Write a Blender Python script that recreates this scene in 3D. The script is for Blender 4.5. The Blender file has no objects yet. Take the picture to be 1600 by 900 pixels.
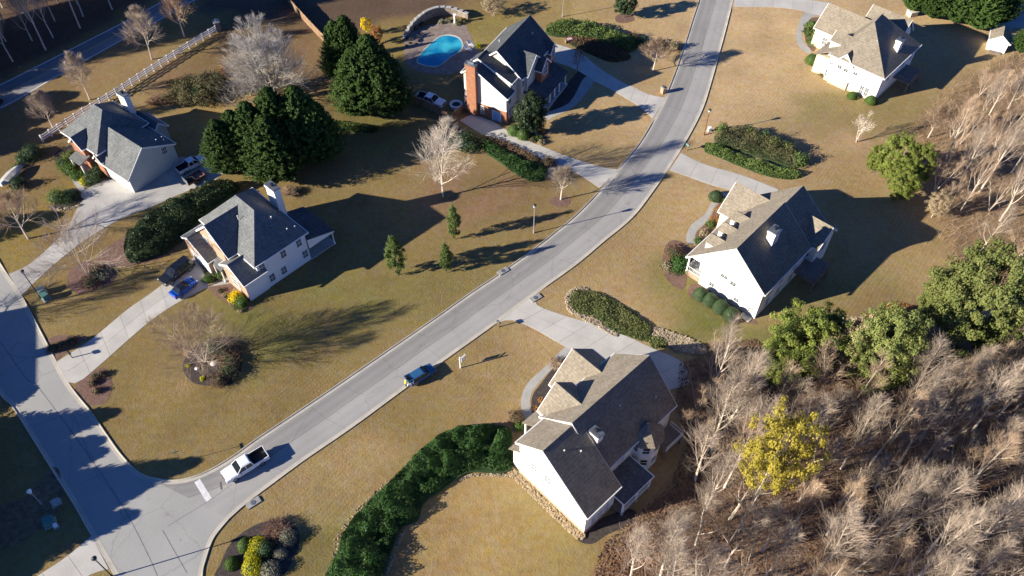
import bpy, bmesh, math, random
import numpy as np
from mathutils import Vector, Matrix, noise
from mathutils.geometry import tessellate_polygon

random.seed(7); RNG = np.random.default_rng(7)
S = bpy.context.scene
C = S.collection
R = math.radians

# ------------------------------------------------------------------ camera, sky, sun, exposure
CAM_H, FPX, PITCH = 95.0, 1280.0, R(50.371)
cd = bpy.data.cameras.new('camera'); cam = bpy.data.objects.new('camera', cd); C.objects.link(cam)
cam.location = (0, 0, CAM_H); cam.rotation_euler = (R(90) - PITCH, 0, 0)
cd.sensor_width = 36; cd.lens = 36 * FPX / 1600; cd.clip_start = 1; cd.clip_end = 3000
S.camera = cam
SUN_AZ = R(18.3)            # shadows run towards +X, a little +Y
SUN_EL = R(20.5)
w = bpy.data.worlds.new('World'); S.world = w; w.use_nodes = True
wn = w.node_tree.nodes; wl = w.node_tree.links
sky = wn.new('ShaderNodeTexSky'); sky.sky_type = 'NISHITA'; sky.sun_disc = False
sky.sun_elevation = SUN_EL; sky.sun_rotation = math.atan2(-math.cos(SUN_AZ), -math.sin(SUN_AZ)) % (2 * math.pi)
sky.air_density = 0.6; sky.dust_density = 0.1; sky.ozone_density = 5.0
tint = wn.new('ShaderNodeMix'); tint.data_type = 'RGBA'; tint.blend_type = 'MULTIPLY'; tint.inputs[0].default_value = 1.0; tint.inputs[7].default_value = (.66, 1.04, 1.55, 1)   # the camera's cool daylight balance
wl.new(sky.outputs[0], tint.inputs[6]); wl.new(tint.outputs[2], wn['Background'].inputs[0]); wn['Background'].inputs[1].default_value = 0.052
sd = bpy.data.lights.new('sun', 'SUN'); sun = bpy.data.objects.new('sun', sd); C.objects.link(sun)
sd.energy = 5.0; sd.angle = R(0.5); sd.color = (1.0, 0.92, 0.775)
sun.rotation_euler = Vector((math.cos(SUN_AZ) * math.cos(SUN_EL), math.sin(SUN_AZ) * math.cos(SUN_EL), -math.sin(SUN_EL))).to_track_quat('-Z', 'Y').to_euler()
sun.location = (-60, 0, 120)
S.view_settings.view_transform = 'Standard'; S.view_settings.look = 'None'
S.view_settings.exposure = 1.2; S.view_settings.gamma = 1.0; S.view_settings.use_curve_mapping = False
try:
    S.cycles.max_bounces = 5; S.cycles.diffuse_bounces = 2; S.cycles.transmission_bounces = 3; S.cycles.transparent_max_bounces = 4
except Exception: pass

# ------------------------------------------------------------------ helpers
cP, sP = math.cos(PITCH), math.sin(PITCH)
def P(x, y, z=0.0):
    """a point of the place seen at photo coordinate x, y and standing at height z"""
    u, v = x - 800, 450 - y
    t = (CAM_H - z) / (FPX * sP - v * cP)
    return Vector((u * t, (FPX * cP + v * sP) * t, z))
def height_of(b, t):
    g = P(*b); u, v = t[0] - 800, 450 - t[1]
    k = g.y / (FPX * cP + v * sP)
    return CAM_H + (-FPX * sP + v * cP) * k
def pxm(x, y):                    # photo pixels per metre there
    a, b = P(x - 5, y), P(x + 5, y); return 10 / (b - a).length

def tag(o, label=None, cat=None, group=None, kind=None):
    if label: o['label'] = label
    if cat: o['category'] = cat
    if group: o['group'] = group
    if kind: o['kind'] = kind
    return o
def empty(name, loc=(0, 0, 0), rz=0.0, label=None, cat=None, group=None):
    o = bpy.data.objects.new(name, None); C.objects.link(o); o.empty_display_size = 0.5
    o.location = loc; o.rotation_euler = (0, 0, rz); return tag(o, label, cat, group)
def link(name, me, parent=None, loc=None, rz=None):
    o = bpy.data.objects.new(name, me); C.objects.link(o)
    if parent: o.parent = parent
    if loc is not None: o.location = loc
    if rz is not None: o.rotation_euler = (0, 0, rz)
    return o
def copy_tree(o, loc=None, rz=None, sc=None, label=None, group=None):
    c = o.copy(); C.objects.link(c)
    if loc is not None: c.location = loc
    if rz is not None: c.rotation_euler = (0, 0, rz)
    if sc is not None: c.scale = sc if isinstance(sc, (tuple, list)) else (sc, sc, sc)
    if label: c['label'] = label
    if group: c['group'] = group
    for ch in o.children:
        d = ch.copy(); C.objects.link(d); d.parent = c
        for g in ch.children:
            e = g.copy(); C.objects.link(e); e.parent = d
    return c

class MB:
    def __init__(s): s.v = []; s.f = []
    def add(s, vs, fs):
        n = len(s.v); s.v += [tuple(p) for p in vs]; s.f += [tuple(i + n for i in f) for f in fs]; return s
    def box(s, a, b, M=None):
        x0, y0, z0 = a; x1, y1, z1 = b
        vs = [(x0,y0,z0),(x1,y0,z0),(x1,y1,z0),(x0,y1,z0),(x0,y0,z1),(x1,y0,z1),(x1,y1,z1),(x0,y1,z1)]
        if M is not None: vs = [M @ Vector(p) for p in vs]
        return s.add(vs, [(3,2,1,0),(4,5,6,7),(0,1,5,4),(1,2,6,5),(2,3,7,6),(3,0,4,7)])
    def prism(s, poly, fn, a0, a1):
        """poly: (u,z) outline, counter-clockwise seen from a0; fn(u,a,z)->xyz"""
        n = len(poly)
        vs = [fn(u, a0, z) for u, z in poly] + [fn(u, a1, z) for u, z in poly]
        fs = [tuple(range(n)), tuple(range(2*n-1, n-1, -1))] + [(i, i+n, (i+1) % n + n, (i+1) % n) for i in range(n)]
        return s.add(vs, fs)
    def tube(s, pts, rad, n=5, cap=True):
        pts = [Vector(p) for p in pts]; m = len(pts); vs = []
        if not hasattr(rad, '__len__'): rad = [rad] * m
        for i, p in enumerate(pts):
            d = (pts[min(i+1, m-1)] - pts[max(i-1, 0)]).normalized()
            a = d.orthogonal() if abs(d.z) < .9 else d.cross(Vector((0, 1, 0)))
            if abs(d.z) < .9: a = d.cross(Vector((0, 0, 1)))
            a.normalize(); b = d.cross(a)
            vs += [p + (a * math.cos(6.28318 * k / n) + b * math.sin(6.28318 * k / n)) * rad[i] for k in range(n)]
        fs = [(i*n+k, i*n+(k+1) % n, (i+1)*n+(k+1) % n, (i+1)*n+k) for i in range(m-1) for k in range(n)]
        if cap: fs += [tuple(range(n-1, -1, -1)), tuple(range((m-1)*n, m*n))]
        return s.add(vs, fs)
    def lathe(s, prof, n=12, at=(0, 0, 0)):
        vs = [(at[0]+r*math.cos(6.28318*k/n), at[1]+r*math.sin(6.28318*k/n), at[2]+z) for r, z in prof for k in range(n)]
        fs = [(i*n+k, i*n+(k+1) % n, (i+1)*n+(k+1) % n, (i+1)*n+k) for i in range(len(prof)-1) for k in range(n)]
        fs += [tuple(range(n-1, -1, -1)), tuple(range((len(prof)-1)*n, len(prof)*n))]
        return s.add(vs, fs)
    def mesh(s, name, mat, smooth=False, fix=True):
        me = bpy.data.meshes.new(name); me.from_pydata(s.v, [], s.f); me.materials.append(mat)
        if fix:
            bm = bmesh.new(); bm.from_mesh(me); bmesh.ops.recalc_face_normals(bm, faces=bm.faces); bm.to_mesh(me); bm.free()
        if smooth: me.shade_smooth()
        return me
    def build(s, name, mat, parent=None, smooth=False, loc=None, rz=None, fix=True):
        return link(name, s.mesh(name, mat, smooth, fix), parent, loc, rz)
def np_mesh(name, V, nper, mat):
    """V: (N*nper,3) loose polygons of nper corners"""
    N = len(V) // nper; me = bpy.data.meshes.new(name)
    me.vertices.add(len(V)); me.vertices.foreach_set('co', np.ascontiguousarray(V, dtype=np.float32).ravel())
    me.loops.add(len(V)); me.loops.foreach_set('vertex_index', np.arange(len(V), dtype=np.int32))
    me.polygons.add(N); me.polygons.foreach_set('loop_start', np.arange(0, len(V), nper, dtype=np.int32))
    me.materials.append(mat); me.update(calc_edges=True); return me

def catmull(pts, per=6):
    pts = [Vector(p) for p in pts]; out = []
    for i in range(len(pts) - 1):
        p0, p1, p2, p3 = pts[max(i-1, 0)], pts[i], pts[i+1], pts[min(i+2, len(pts)-1)]
        for k in range(per):
            t = k / per
            out.append(.5 * ((2*p1) + (p2-p0)*t + (2*p0-5*p1+4*p2-p3)*t*t + (3*p1-p0-3*p2+p3)*t**3))
    out.append(pts[-1]); return out
def resample(pts, n):
    L = [0]
    for a, b in zip(pts, pts[1:]): L.append(L[-1] + (b - a).length)
    out = []; j = 0
    for i in range(n):
        t = L[-1] * i / (n - 1)
        while j < len(pts) - 2 and L[j+1] < t: j += 1
        k = (t - L[j]) / max(1e-9, L[j+1] - L[j]); out.append(pts[j].lerp(pts[j+1], k))
    return out
def line(px, per=6): return catmull([P(*p) for p in px], per)
def closed(px, per=5):
    pts = [P(*p) for p in px]; n = len(pts); out = []
    for i in range(n):
        p0, p1, p2, p3 = pts[i-1], pts[i], pts[(i+1) % n], pts[(i+2) % n]
        for k in range(per):
            t = k / per
            out.append(.5 * ((2*p1) + (p2-p0)*t + (2*p0-5*p1+4*p2-p3)*t*t + (3*p1-p0-3*p2+p3)*t**3))
    return out
def sheet(name, pts, z, mat, thick=0.0, parent=None, kind='structure'):
    pts = [Vector((p.x, p.y, z)) for p in pts]
    tris = tessellate_polygon([pts]); b = MB(); n = len(pts)
    b.add(pts, tris)
    if thick:
        b.add(pts + [p - Vector((0, 0, thick)) for p in pts], [(i, i+n, (i+1) % n + n, (i+1) % n) for i in range(n)])
    o = b.build(name, mat, parent)
    me = o.data
    up = sum(1 if p.normal.z > 0 else -1 for p in me.polygons if abs(p.normal.z) > .5)
    if up < 0: me.flip_normals()
    if kind and not parent: o['kind'] = kind
    return o
def inside(poly, x, y):
    c = False; n = len(poly); j = n - 1
    for i in range(n):
        a, b = poly[i], poly[j]
        if (a[1] > y) != (b[1] > y) and x < (b[0]-a[0]) * (y-a[1]) / (b[1]-a[1]) + a[0]: c = not c
        j = i
    return c
def inside_np(poly, X, Y):
    c = np.zeros(X.shape, bool); n = len(poly); j = n - 1
    for i in range(n):
        ax, ay, bx, by = poly[i][0], poly[i][1], poly[j][0], poly[j][1]
        if ay != by: c ^= ((ay > Y) != (by > Y)) & (X < (bx-ax) * (Y-ay) / (by-ay) + ax)
        j = i
    return c
def edge_dist_np(poly, X, Y):
    d = np.full(X.shape, 1e9); n = len(poly)
    for i in range(n):
        ax, ay = poly[i][0], poly[i][1]; bx, by = poly[(i+1) % n][0], poly[(i+1) % n][1]
        l = (bx-ax)**2 + (by-ay)**2 + 1e-9
        t = np.clip(((X-ax)*(bx-ax) + (Y-ay)*(by-ay)) / l, 0, 1)
        d = np.minimum(d, np.hypot(X-ax-t*(bx-ax), Y-ay-t*(by-ay)))
    return d

# ------------------------------------------------------------------ materials
def node_mat(name):
    m = bpy.data.materials.new(name); m.use_nodes = True
    nt = m.node_tree; return m, nt, nt.nodes['Principled BSDF'], nt.nodes, nt.links
def M(name, c1, c2=None, scale=4, rough=.8, bump=0, bscale=None, spec=.3, metal=0, coat=0, fine=0, fscale=60, obj_rand=0, coords='Object', courses=None):
    m, nt, b, N, L = node_mat(name)
    b.inputs['Roughness'].default_value = rough; b.inputs['Specular IOR Level'].default_value = spec
    b.inputs['Metallic'].default_value = metal; b.inputs['Coat Weight'].default_value = coat
    c2 = c2 or tuple(x * .8 for x in c1)
    tc = N.new('ShaderNodeTexCoord'); co = tc.outputs[coords]
    nz = N.new('ShaderNodeTexNoise'); nz.inputs['Scale'].default_value = scale; nz.inputs['Detail'].default_value = 5; L.new(co, nz.inputs['Vector'])
    rp = N.new('ShaderNodeMapRange'); rp.inputs[1].default_value = .35; rp.inputs[2].default_value = .65; L.new(nz.outputs[0], rp.inputs[0])
    mx = N.new('ShaderNodeMix'); mx.data_type = 'RGBA'; mx.inputs[6].default_value = (*c1, 1); mx.inputs[7].default_value = (*c2, 1); L.new(rp.outputs[0], mx.inputs[0])
    out = mx.outputs[2]
    if fine:
        n2 = N.new('ShaderNodeTexNoise'); n2.inputs['Scale'].default_value = fscale; n2.inputs['Detail'].default_value = 2; L.new(co, n2.inputs['Vector'])
        r2 = N.new('ShaderNodeMapRange'); r2.inputs[1].default_value = .3; r2.inputs[2].default_value = .7; r2.inputs[3].default_value = 1 - fine; r2.inputs[4].default_value = 1 + fine; L.new(n2.outputs[0], r2.inputs[0])
        m2 = N.new('ShaderNodeVectorMath'); m2.operation = 'SCALE'; L.new(out, m2.inputs[0]); L.new(r2.outputs[0], m2.inputs['Scale']); out = m2.outputs[0]
    if courses:      # horizontal laps or shingle courses: (spacing in metres, strength)
        wv = N.new('ShaderNodeTexWave'); wv.bands_direction = 'Z'; wv.wave_profile = 'SAW'; wv.inputs['Scale'].default_value = .314/courses[0]; wv.inputs['Distortion'].default_value = .25; wv.inputs['Detail Scale'].default_value = 2; L.new(co, wv.inputs['Vector'])
        r5 = N.new('ShaderNodeMapRange'); r5.inputs[3].default_value = 1 + courses[1]; r5.inputs[4].default_value = 1 - courses[1]; L.new(wv.outputs[0], r5.inputs[0])
        m5 = N.new('ShaderNodeVectorMath'); m5.operation = 'SCALE'; L.new(out, m5.inputs[0]); L.new(r5.outputs[0], m5.inputs['Scale']); out = m5.outputs[0]
    if obj_rand:
        oi = N.new('ShaderNodeObjectInfo'); r3 = N.new('ShaderNodeMapRange'); r3.inputs[3].default_value = 1 - obj_rand; r3.inputs[4].default_value = 1 + obj_rand; L.new(oi.outputs['Random'], r3.inputs[0])
        m3 = N.new('ShaderNodeVectorMath'); m3.operation = 'SCALE'; L.new(out, m3.inputs[0]); L.new(r3.outputs[0], m3.inputs['Scale']); out = m3.outputs[0]
    L.new(out, b.inputs['Base Color'])
    if bump:
        n4 = N.new('ShaderNodeTexNoise'); n4.inputs['Scale'].default_value = bscale or scale * 6; n4.inputs['Detail'].default_value = 3; L.new(co, n4.inputs['Vector'])
        bp = N.new('ShaderNodeBump'); bp.inputs['Strength'].default_value = 1; bp.inputs['Distance'].default_value = bump; L.new(n4.outputs[0], bp.inputs['Height']); L.new(bp.outputs[0], b.inputs['Normal'])
    return m
def leaf_mat(name, c1, c2, trans=.3, rough=.6):
    """each leaf (mesh island) its own tone between c1 and c2, with larger patches of a third mix"""
    m, nt, b, N, L = node_mat(name); N.remove(b)
    g = N.new('ShaderNodeNewGeometry'); tc = N.new('ShaderNodeTexCoord'); oi = N.new('ShaderNodeObjectInfo')
    nz = N.new('ShaderNodeTexNoise'); nz.inputs['Scale'].default_value = .9; L.new(tc.outputs['Object'], nz.inputs['Vector'])
    ad = N.new('ShaderNodeMath'); ad.operation = 'MULTIPLY_ADD'; ad.inputs[1].default_value = .6; L.new(g.outputs['Random Per Island'], ad.inputs[0])
    rp = N.new('ShaderNodeMapRange'); rp.inputs[1].default_value = .3; rp.inputs[2].default_value = .7; rp.inputs[4].default_value = .4; L.new(nz.outputs[0], rp.inputs[0]); L.new(rp.outputs[0], ad.inputs[2])
    mx = N.new('ShaderNodeMix'); mx.data_type = 'RGBA'; mx.inputs[6].default_value = (*c1, 1); mx.inputs[7].default_value = (*c2, 1); L.new(ad.outputs[0], mx.inputs[0])
    r3 = N.new('ShaderNodeMapRange'); r3.inputs[3].default_value = .8; r3.inputs[4].default_value = 1.2; L.new(oi.outputs['Random'], r3.inputs[0])
    m3 = N.new('ShaderNodeVectorMath'); m3.operation = 'SCALE'; L.new(mx.outputs[2], m3.inputs[0]); L.new(r3.outputs[0], m3.inputs['Scale'])
    d = N.new('ShaderNodeBsdfPrincipled'); d.inputs['Roughness'].default_value = rough; d.inputs['Specular IOR Level'].default_value = .12
    t = N.new('ShaderNodeBsdfTranslucent'); ms = N.new('ShaderNodeMixShader'); ms.inputs[0].default_value = trans
    L.new(m3.outputs[0], d.inputs['Base Color']); L.new(m3.outputs[0], t.inputs[0])
    L.new(d.outputs[0], ms.inputs[1]); L.new(t.outputs[0], ms.inputs[2]); L.new(ms.outputs[0], N['Material Output'].inputs[0])
    return m

MAT = {}
MAT['concrete'] = M('concrete', (.50, .475, .43), (.42, .40, .365), .35, .9, .004, 40, fine=.06, fscale=9, obj_rand=.05)
MAT['old_concrete'] = M('old_concrete', (.46, .44, .41), (.33, .315, .30), .22, .9, .004, 40, fine=.08, fscale=7, obj_rand=.07)
MAT['walk'] = M('walk_concrete', (.40, .385, .355), (.33, .32, .30), .6, .9, .003, 40, fine=.08, fscale=12)
MAT['kerb'] = M('kerb_concrete', (.50, .455, .38), (.40, .37, .31), .5, .9, fine=.1, fscale=8)
MAT['joint'] = M('joint', (.16, .15, .13), (.12, .11, .10), 2)
MAT['mulch_dark'] = M('dark_mulch', (.075, .06, .055), (.045, .035, .032), 2.5, .95, .05, 9, fine=.4, fscale=9)
MAT['mulch_red'] = M('red_mulch', (.21, .125, .095), (.145, .085, .065), 2.0, .95, .05, 9, fine=.35, fscale=9)
MAT['straw'] = M('pine_straw', (.25, .165, .09), (.15, .095, .055), 1.2, .95, .05, 7, fine=.3, fscale=7)
MAT['siding'] = M('white_siding', (.83, .815, .77), (.79, .775, .73), .6, .6, courses=(.22, .045))
MAT['siding_cream'] = M('cream_siding', (.66, .61, .51), (.62, .57, .475), .6, .6, courses=(.22, .045))
MAT['siding_grey'] = M('pale_grey_siding', (.50, .53, .50), (.46, .49, .465), .6, .65, courses=(.22, .045))
MAT['siding_blue'] = M('blue_white_siding', (.74, .76, .77), (.70, .72, .73), .6, .6, courses=(.22, .045))
MAT['stucco'] = M('cream_stucco', (.62, .53, .37), (.56, .475, .33), .9, .85, .01, 15)
MAT['trim'] = M('white_trim', (.84, .83, .80), (.78, .77, .74), 1, .5)
MAT['brick'] = M('brick', (.36, .16, .085), (.29, .125, .07), 1.3, .85, .01, 18, fine=.14, fscale=10)
MAT['tan_brick'] = M('tan_brick', (.43, .28, .19), (.35, .22, .15), 1.3, .85, .01, 18, fine=.16, fscale=10)
MAT['stone'] = M('stone', (.44, .33, .19), (.27, .20, .125), 2.2, .9, .04, 6, fine=.2)
MAT['wall_stone'] = M('wall_stone', (.30, .25, .20), (.19, .16, .135), 1.6, .9, .04, 6, fine=.2, fscale=5)
MAT['shingle_tan'] = M('tan_shingle', (.235, .20, .155), (.195, .166, .128), .5, .95, .015, 14, spec=.06, fine=.2, fscale=2.6, courses=(.28, .10))
MAT['shingle_dark'] = M('dark_shingle', (.090, .095, .10), (.070, .074, .08), .5, .92, .015, 14, spec=.06, fine=.22, fscale=2.6, courses=(.28, .10))
MAT['shingle_grey'] = M('grey_shingle', (.15, .155, .155), (.12, .125, .126), .5, .92, .015, 14, spec=.06, fine=.22, fscale=2.6, courses=(.28, .10))
MAT['glass'] = M('window_glass', (.028, .034, .04), (.05, .058, .065), 1.2, .08, spec=.6)
MAT['blind'] = M('window_blind', (.62, .61, .58), (.55, .54, .52), 2, .7)
MAT['door_white'] = M('white_door', (.78, .77, .74), (.72, .71, .68), 1, .55)
MAT['door_blue'] = M('blue_door', (.28, .42, .60), (.24, .37, .54), 1, .5)
MAT['shutter'] = M('dark_shutter', (.05, .055, .06), (.04, .045, .05), 2, .6)
MAT['cap'] = M('metal_cap', (.25, .27, .30), (.16, .17, .19), 2, .45, metal=.6)
MAT['deck'] = M('deck_boards', (.23, .19, .16), (.17, .14, .12), 1, .85, fine=.15, fscale=5)
MAT['wood'] = M('fence_wood', (.27, .17, .10), (.19, .12, .07), 1.2, .9, .01, 12, fine=.2, obj_rand=.12)
MAT['white_vinyl'] = M('white_vinyl', (.80, .80, .80), (.72, .72, .72), 1, .45)
MAT['paver'] = M('pool_pavers', (.26, .205, .175), (.185, .145, .125), .8, .9, .02, 5, fine=.22, fscale=3)
MAT['white_paint'] = M('road_paint', (.72, .72, .70), (.55, .55, .54), 3, .7)
MAT['yellow_paint'] = M('yellow_road_paint', (.42, .32, .12), (.30, .25, .13), 2, .7)
MAT['patch'] = M('asphalt_patch', (.12, .12, .125), (.095, .095, .10), 2, .9)
MAT['iron'] = M('black_iron', (.02, .02, .022), (.03, .03, .032), 3, .5)
MAT['bark_grey'] = M('grey_bark', (.58, .49, .395), (.42, .345, .28), 1.2, .9, .01, 14, obj_rand=.22)
MAT['bark_pale'] = M('pale_bark', (.64, .55, .44), (.46, .385, .31), 1.0, .9, .01, 14, obj_rand=.12)
MAT['bark_silver'] = M('silver_twigs', (.46, .42, .375), (.30, .27, .24), 1.0, .9, obj_rand=.1)
MAT['bark_brown'] = M('brown_bark', (.22, .155, .115), (.13, .09, .07), 1.5, .95, .02, 10, obj_rand=.15)
MAT['twig_tan'] = M('tan_twigs', (.42, .30, .20), (.30, .21, .14), 1.0, .95, obj_rand=.25)
MAT['twig_grey'] = M('grey_twigs', (.40, .315, .24), (.28, .22, .17), 1.0, .95, obj_rand=.22)
MAT['twig_red'] = M('red_brown_twigs', (.30, .185, .125), (.20, .125, .09), 1.0, .95, obj_rand=.2)
MAT['leaf_conifer'] = leaf_mat('conifer_leaf', (.020, .050, .013), (.080, .13, .026), .08)
MAT['leaf_bright'] = leaf_mat('bright_leaf', (.10, .145, .03), (.29, .32, .07), .3)
MAT['leaf_pine'] = leaf_mat('pine_leaf', (.10, .14, .038), (.27, .28, .085), .25)
MAT['leaf_ivy'] = leaf_mat('ivy_leaf', (.024, .066, .017), (.080, .165, .042), .15, .45)
MAT['leaf_bank'] = leaf_mat('bank_leaf', (.06, .105, .026), (.165, .215, .06), .25)
MAT['leaf_dark'] = leaf_mat('dark_leaf', (.022, .040, .020), (.055, .085, .035), .15, .4)
MAT['leaf_olive'] = leaf_mat('olive_leaf', (.085, .085, .040), (.17, .15, .075), .25)
MAT['leaf_yellow'] = leaf_mat('yellow_green_leaf', (.20, .175, .03), (.42, .33, .05), .35)
MAT['leaf_gold'] = leaf_mat('golden_leaf', (.42, .40, .02), (.62, .55, .03), .3)
MAT['leaf_flower'] = leaf_mat('yellow_foliage', (.65, .47, .01), (.80, .62, .02), .3)
MAT['leaf_orange'] = leaf_mat('orange_leaf', (.32, .13, .05), (.48, .24, .08), .3)
MAT['leaf_brown'] = leaf_mat('dry_brown_leaf', (.14, .085, .055), (.26, .165, .10), .2)
MAT['leaf_tan'] = leaf_mat('dry_tan_leaf', (.30, .23, .14), (.45, .36, .23), .25)
MAT['leaf_grey'] = leaf_mat('grey_leaf', (.20, .19, .13), (.34, .32, .24), .2)
MAT['leaf_patch'] = leaf_mat('patch_leaf', (.10, .135, .04), (.25, .25, .10), .25)
MAT['leaf_clip'] = leaf_mat('clipped_leaf', (.055, .11, .020), (.12, .19, .035), .2)
MAT['leaf_clipdark'] = leaf_mat('dark_clipped_leaf', (.040, .075, .034), (.085, .125, .055), .15)

def water_mat():
    m, nt, b, N, L = node_mat('pool_water')
    tc = N.new('ShaderNodeTexCoord'); nz = N.new('ShaderNodeTexNoise'); nz.inputs['Scale'].default_value = .35; nz.inputs['Detail'].default_value = 6; L.new(tc.outputs['Object'], nz.inputs['Vector'])
    cr = N.new('ShaderNodeValToRGB'); cr.color_ramp.elements[0].position = .4; cr.color_ramp.elements[0].color = (.006, .20, .38, 1); cr.color_ramp.elements[1].position = .68; cr.color_ramp.elements[1].color = (.05, .42, .55, 1)
    L.new(nz.outputs[0], cr.inputs[0]); L.new(cr.outputs[0], b.inputs['Base Color']); b.inputs['Roughness'].default_value = .12
    n2 = N.new('ShaderNodeTexNoise'); n2.inputs['Scale'].default_value = 2.5; L.new(tc.outputs['Object'], n2.inputs['Vector'])
    bp = N.new('ShaderNodeBump'); bp.inputs['Distance'].default_value = .04; L.new(n2.outputs[0], bp.inputs['Height']); L.new(bp.outputs[0], b.inputs['Normal'])
    return m
MAT['water'] = water_mat()

def asphalt_mat(name, ca, cb, lanes=True):
    """bleached asphalt; UV x runs across the road 0..1 so wheel lanes and the centre seam can differ"""
    m, nt, b, N, L = node_mat(name); b.inputs['Roughness'].default_value = .9; b.inputs['Specular IOR Level'].default_value = .2
    tc = N.new('ShaderNodeTexCoord'); co = tc.outputs['Object']
    nz = N.new('ShaderNodeTexNoise'); nz.inputs['Scale'].default_value = .16; nz.inputs['Detail'].default_value = 7; nz.inputs['Roughness'].default_value = .6; L.new(co, nz.inputs['Vector'])
    rp = N.new('ShaderNodeMapRange'); rp.inputs[1].default_value = .3; rp.inputs[2].default_value = .7; L.new(nz.outputs[0], rp.inputs[0])
    mx = N.new('ShaderNodeMix'); mx.data_type = 'RGBA'; mx.inputs[6].default_value = (*ca, 1); mx.inputs[7].default_value = (*cb, 1); L.new(rp.outputs[0], mx.inputs[0]); out = mx.outputs[2]
    if lanes:
        sp = N.new('ShaderNodeSeparateXYZ'); L.new(tc.outputs['UV'], sp.inputs[0])
        n3 = N.new('ShaderNodeTexNoise'); n3.inputs['Scale'].default_value = .5; L.new(co, n3.inputs['Vector'])
        a = N.new('ShaderNodeMath'); a.operation = 'MULTIPLY_ADD'; a.inputs[1].default_value = .02; L.new(n3.outputs[0], a.inputs[0]); L.new(sp.outputs[0], a.inputs[2])
        cr = N.new('ShaderNodeValToRGB'); e = cr.color_ramp.elements
        e[0].position = .0; e[0].color = (.86, .85, .86, 1); e[1].position = 1; e[1].color = (.96, .96, .96, 1)
        for p, c in ((.08, .84), (.16, .70), (.27, .83), (.38, .74), (.485, .84), (.500, .60), (.513, 1.0), (.62, 1.05), (.72, .96), (.80, 1.03), (.90, .97)):
            k = e.new(p); k.color = (c, c * .985, c * .99, 1)
        L.new(a.outputs[0], cr.inputs[0])
        mu = N.new('ShaderNodeMix'); mu.data_type = 'RGBA'; mu.blend_type = 'MULTIPLY'; mu.inputs[0].default_value = 1; L.new(out, mu.inputs[6]); L.new(cr.outputs[0], mu.inputs[7]); out = mu.outputs[2]
    ns = N.new('ShaderNodeTexNoise'); ns.inputs['Scale'].default_value = .55; ns.inputs['Detail'].default_value = 6; ns.inputs['Roughness'].default_value = .7; L.new(co, ns.inputs['Vector'])
    rs_ = N.new('ShaderNodeMapRange'); rs_.inputs[1].default_value = .60; rs_.inputs[2].default_value = .74; rs_.inputs[3].default_value = 1; rs_.inputs[4].default_value = .78; L.new(ns.outputs[0], rs_.inputs[0])
    vo = N.new('ShaderNodeTexVoronoi'); vo.feature = 'DISTANCE_TO_EDGE'; vo.inputs['Scale'].default_value = .14; vd = N.new('ShaderNodeVectorMath'); vd.operation = 'MULTIPLY_ADD'; vd.inputs[1].default_value = (1.6, 1.6, 0); L.new(ns.outputs['Color'], vd.inputs[0]); L.new(co, vd.inputs[2]); L.new(vd.outputs[0], vo.inputs['Vector'])
    rv = N.new('ShaderNodeMapRange'); rv.inputs[1].default_value = .004; rv.inputs[2].default_value = .012; rv.inputs[3].default_value = .85; rv.inputs[4].default_value = 1; L.new(vo.outputs[0], rv.inputs[0])
    mm = N.new('ShaderNodeMath'); mm.operation = 'MULTIPLY'; L.new(rs_.outputs[0], mm.inputs[0]); L.new(rv.outputs[0], mm.inputs[1])
    ms_ = N.new('ShaderNodeVectorMath'); ms_.operation = 'SCALE'; L.new(out, ms_.inputs[0]); L.new(mm.outputs[0], ms_.inputs['Scale']); out = ms_.outputs[0]
    n2 = N.new('ShaderNodeTexNoise'); n2.inputs['Scale'].default_value = 6; n2.inputs['Detail'].default_value = 4; L.new(co, n2.inputs['Vector'])
    r2 = N.new('ShaderNodeMapRange'); r2.inputs[1].default_value = .3; r2.inputs[2].default_value = .7; r2.inputs[3].default_value = .93; r2.inputs[4].default_value = 1.07; L.new(n2.outputs[0], r2.inputs[0])
    m2 = N.new('ShaderNodeVectorMath'); m2.operation = 'SCALE'; L.new(out, m2.inputs[0]); L.new(r2.outputs[0], m2.inputs['Scale'])
    L.new(m2.outputs[0], b.inputs['Base Color'])
    bp = N.new('ShaderNodeBump'); bp.inputs['Distance'].default_value = .006; L.new(n2.outputs[0], bp.inputs['Height']); L.new(bp.outputs[0], b.inputs['Normal'])
    return m
MAT['asphalt'] = asphalt_mat('asphalt', (.36, .352, .33), (.305, .297, .278))
MAT['asphalt_plain'] = asphalt_mat('asphalt_plain', (.365, .357, .335), (.315, .307, .288), False)
MAT['asphalt_old'] = asphalt_mat('asphalt_old', (.26, .255, .255), (.20, .20, .20), True)

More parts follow.
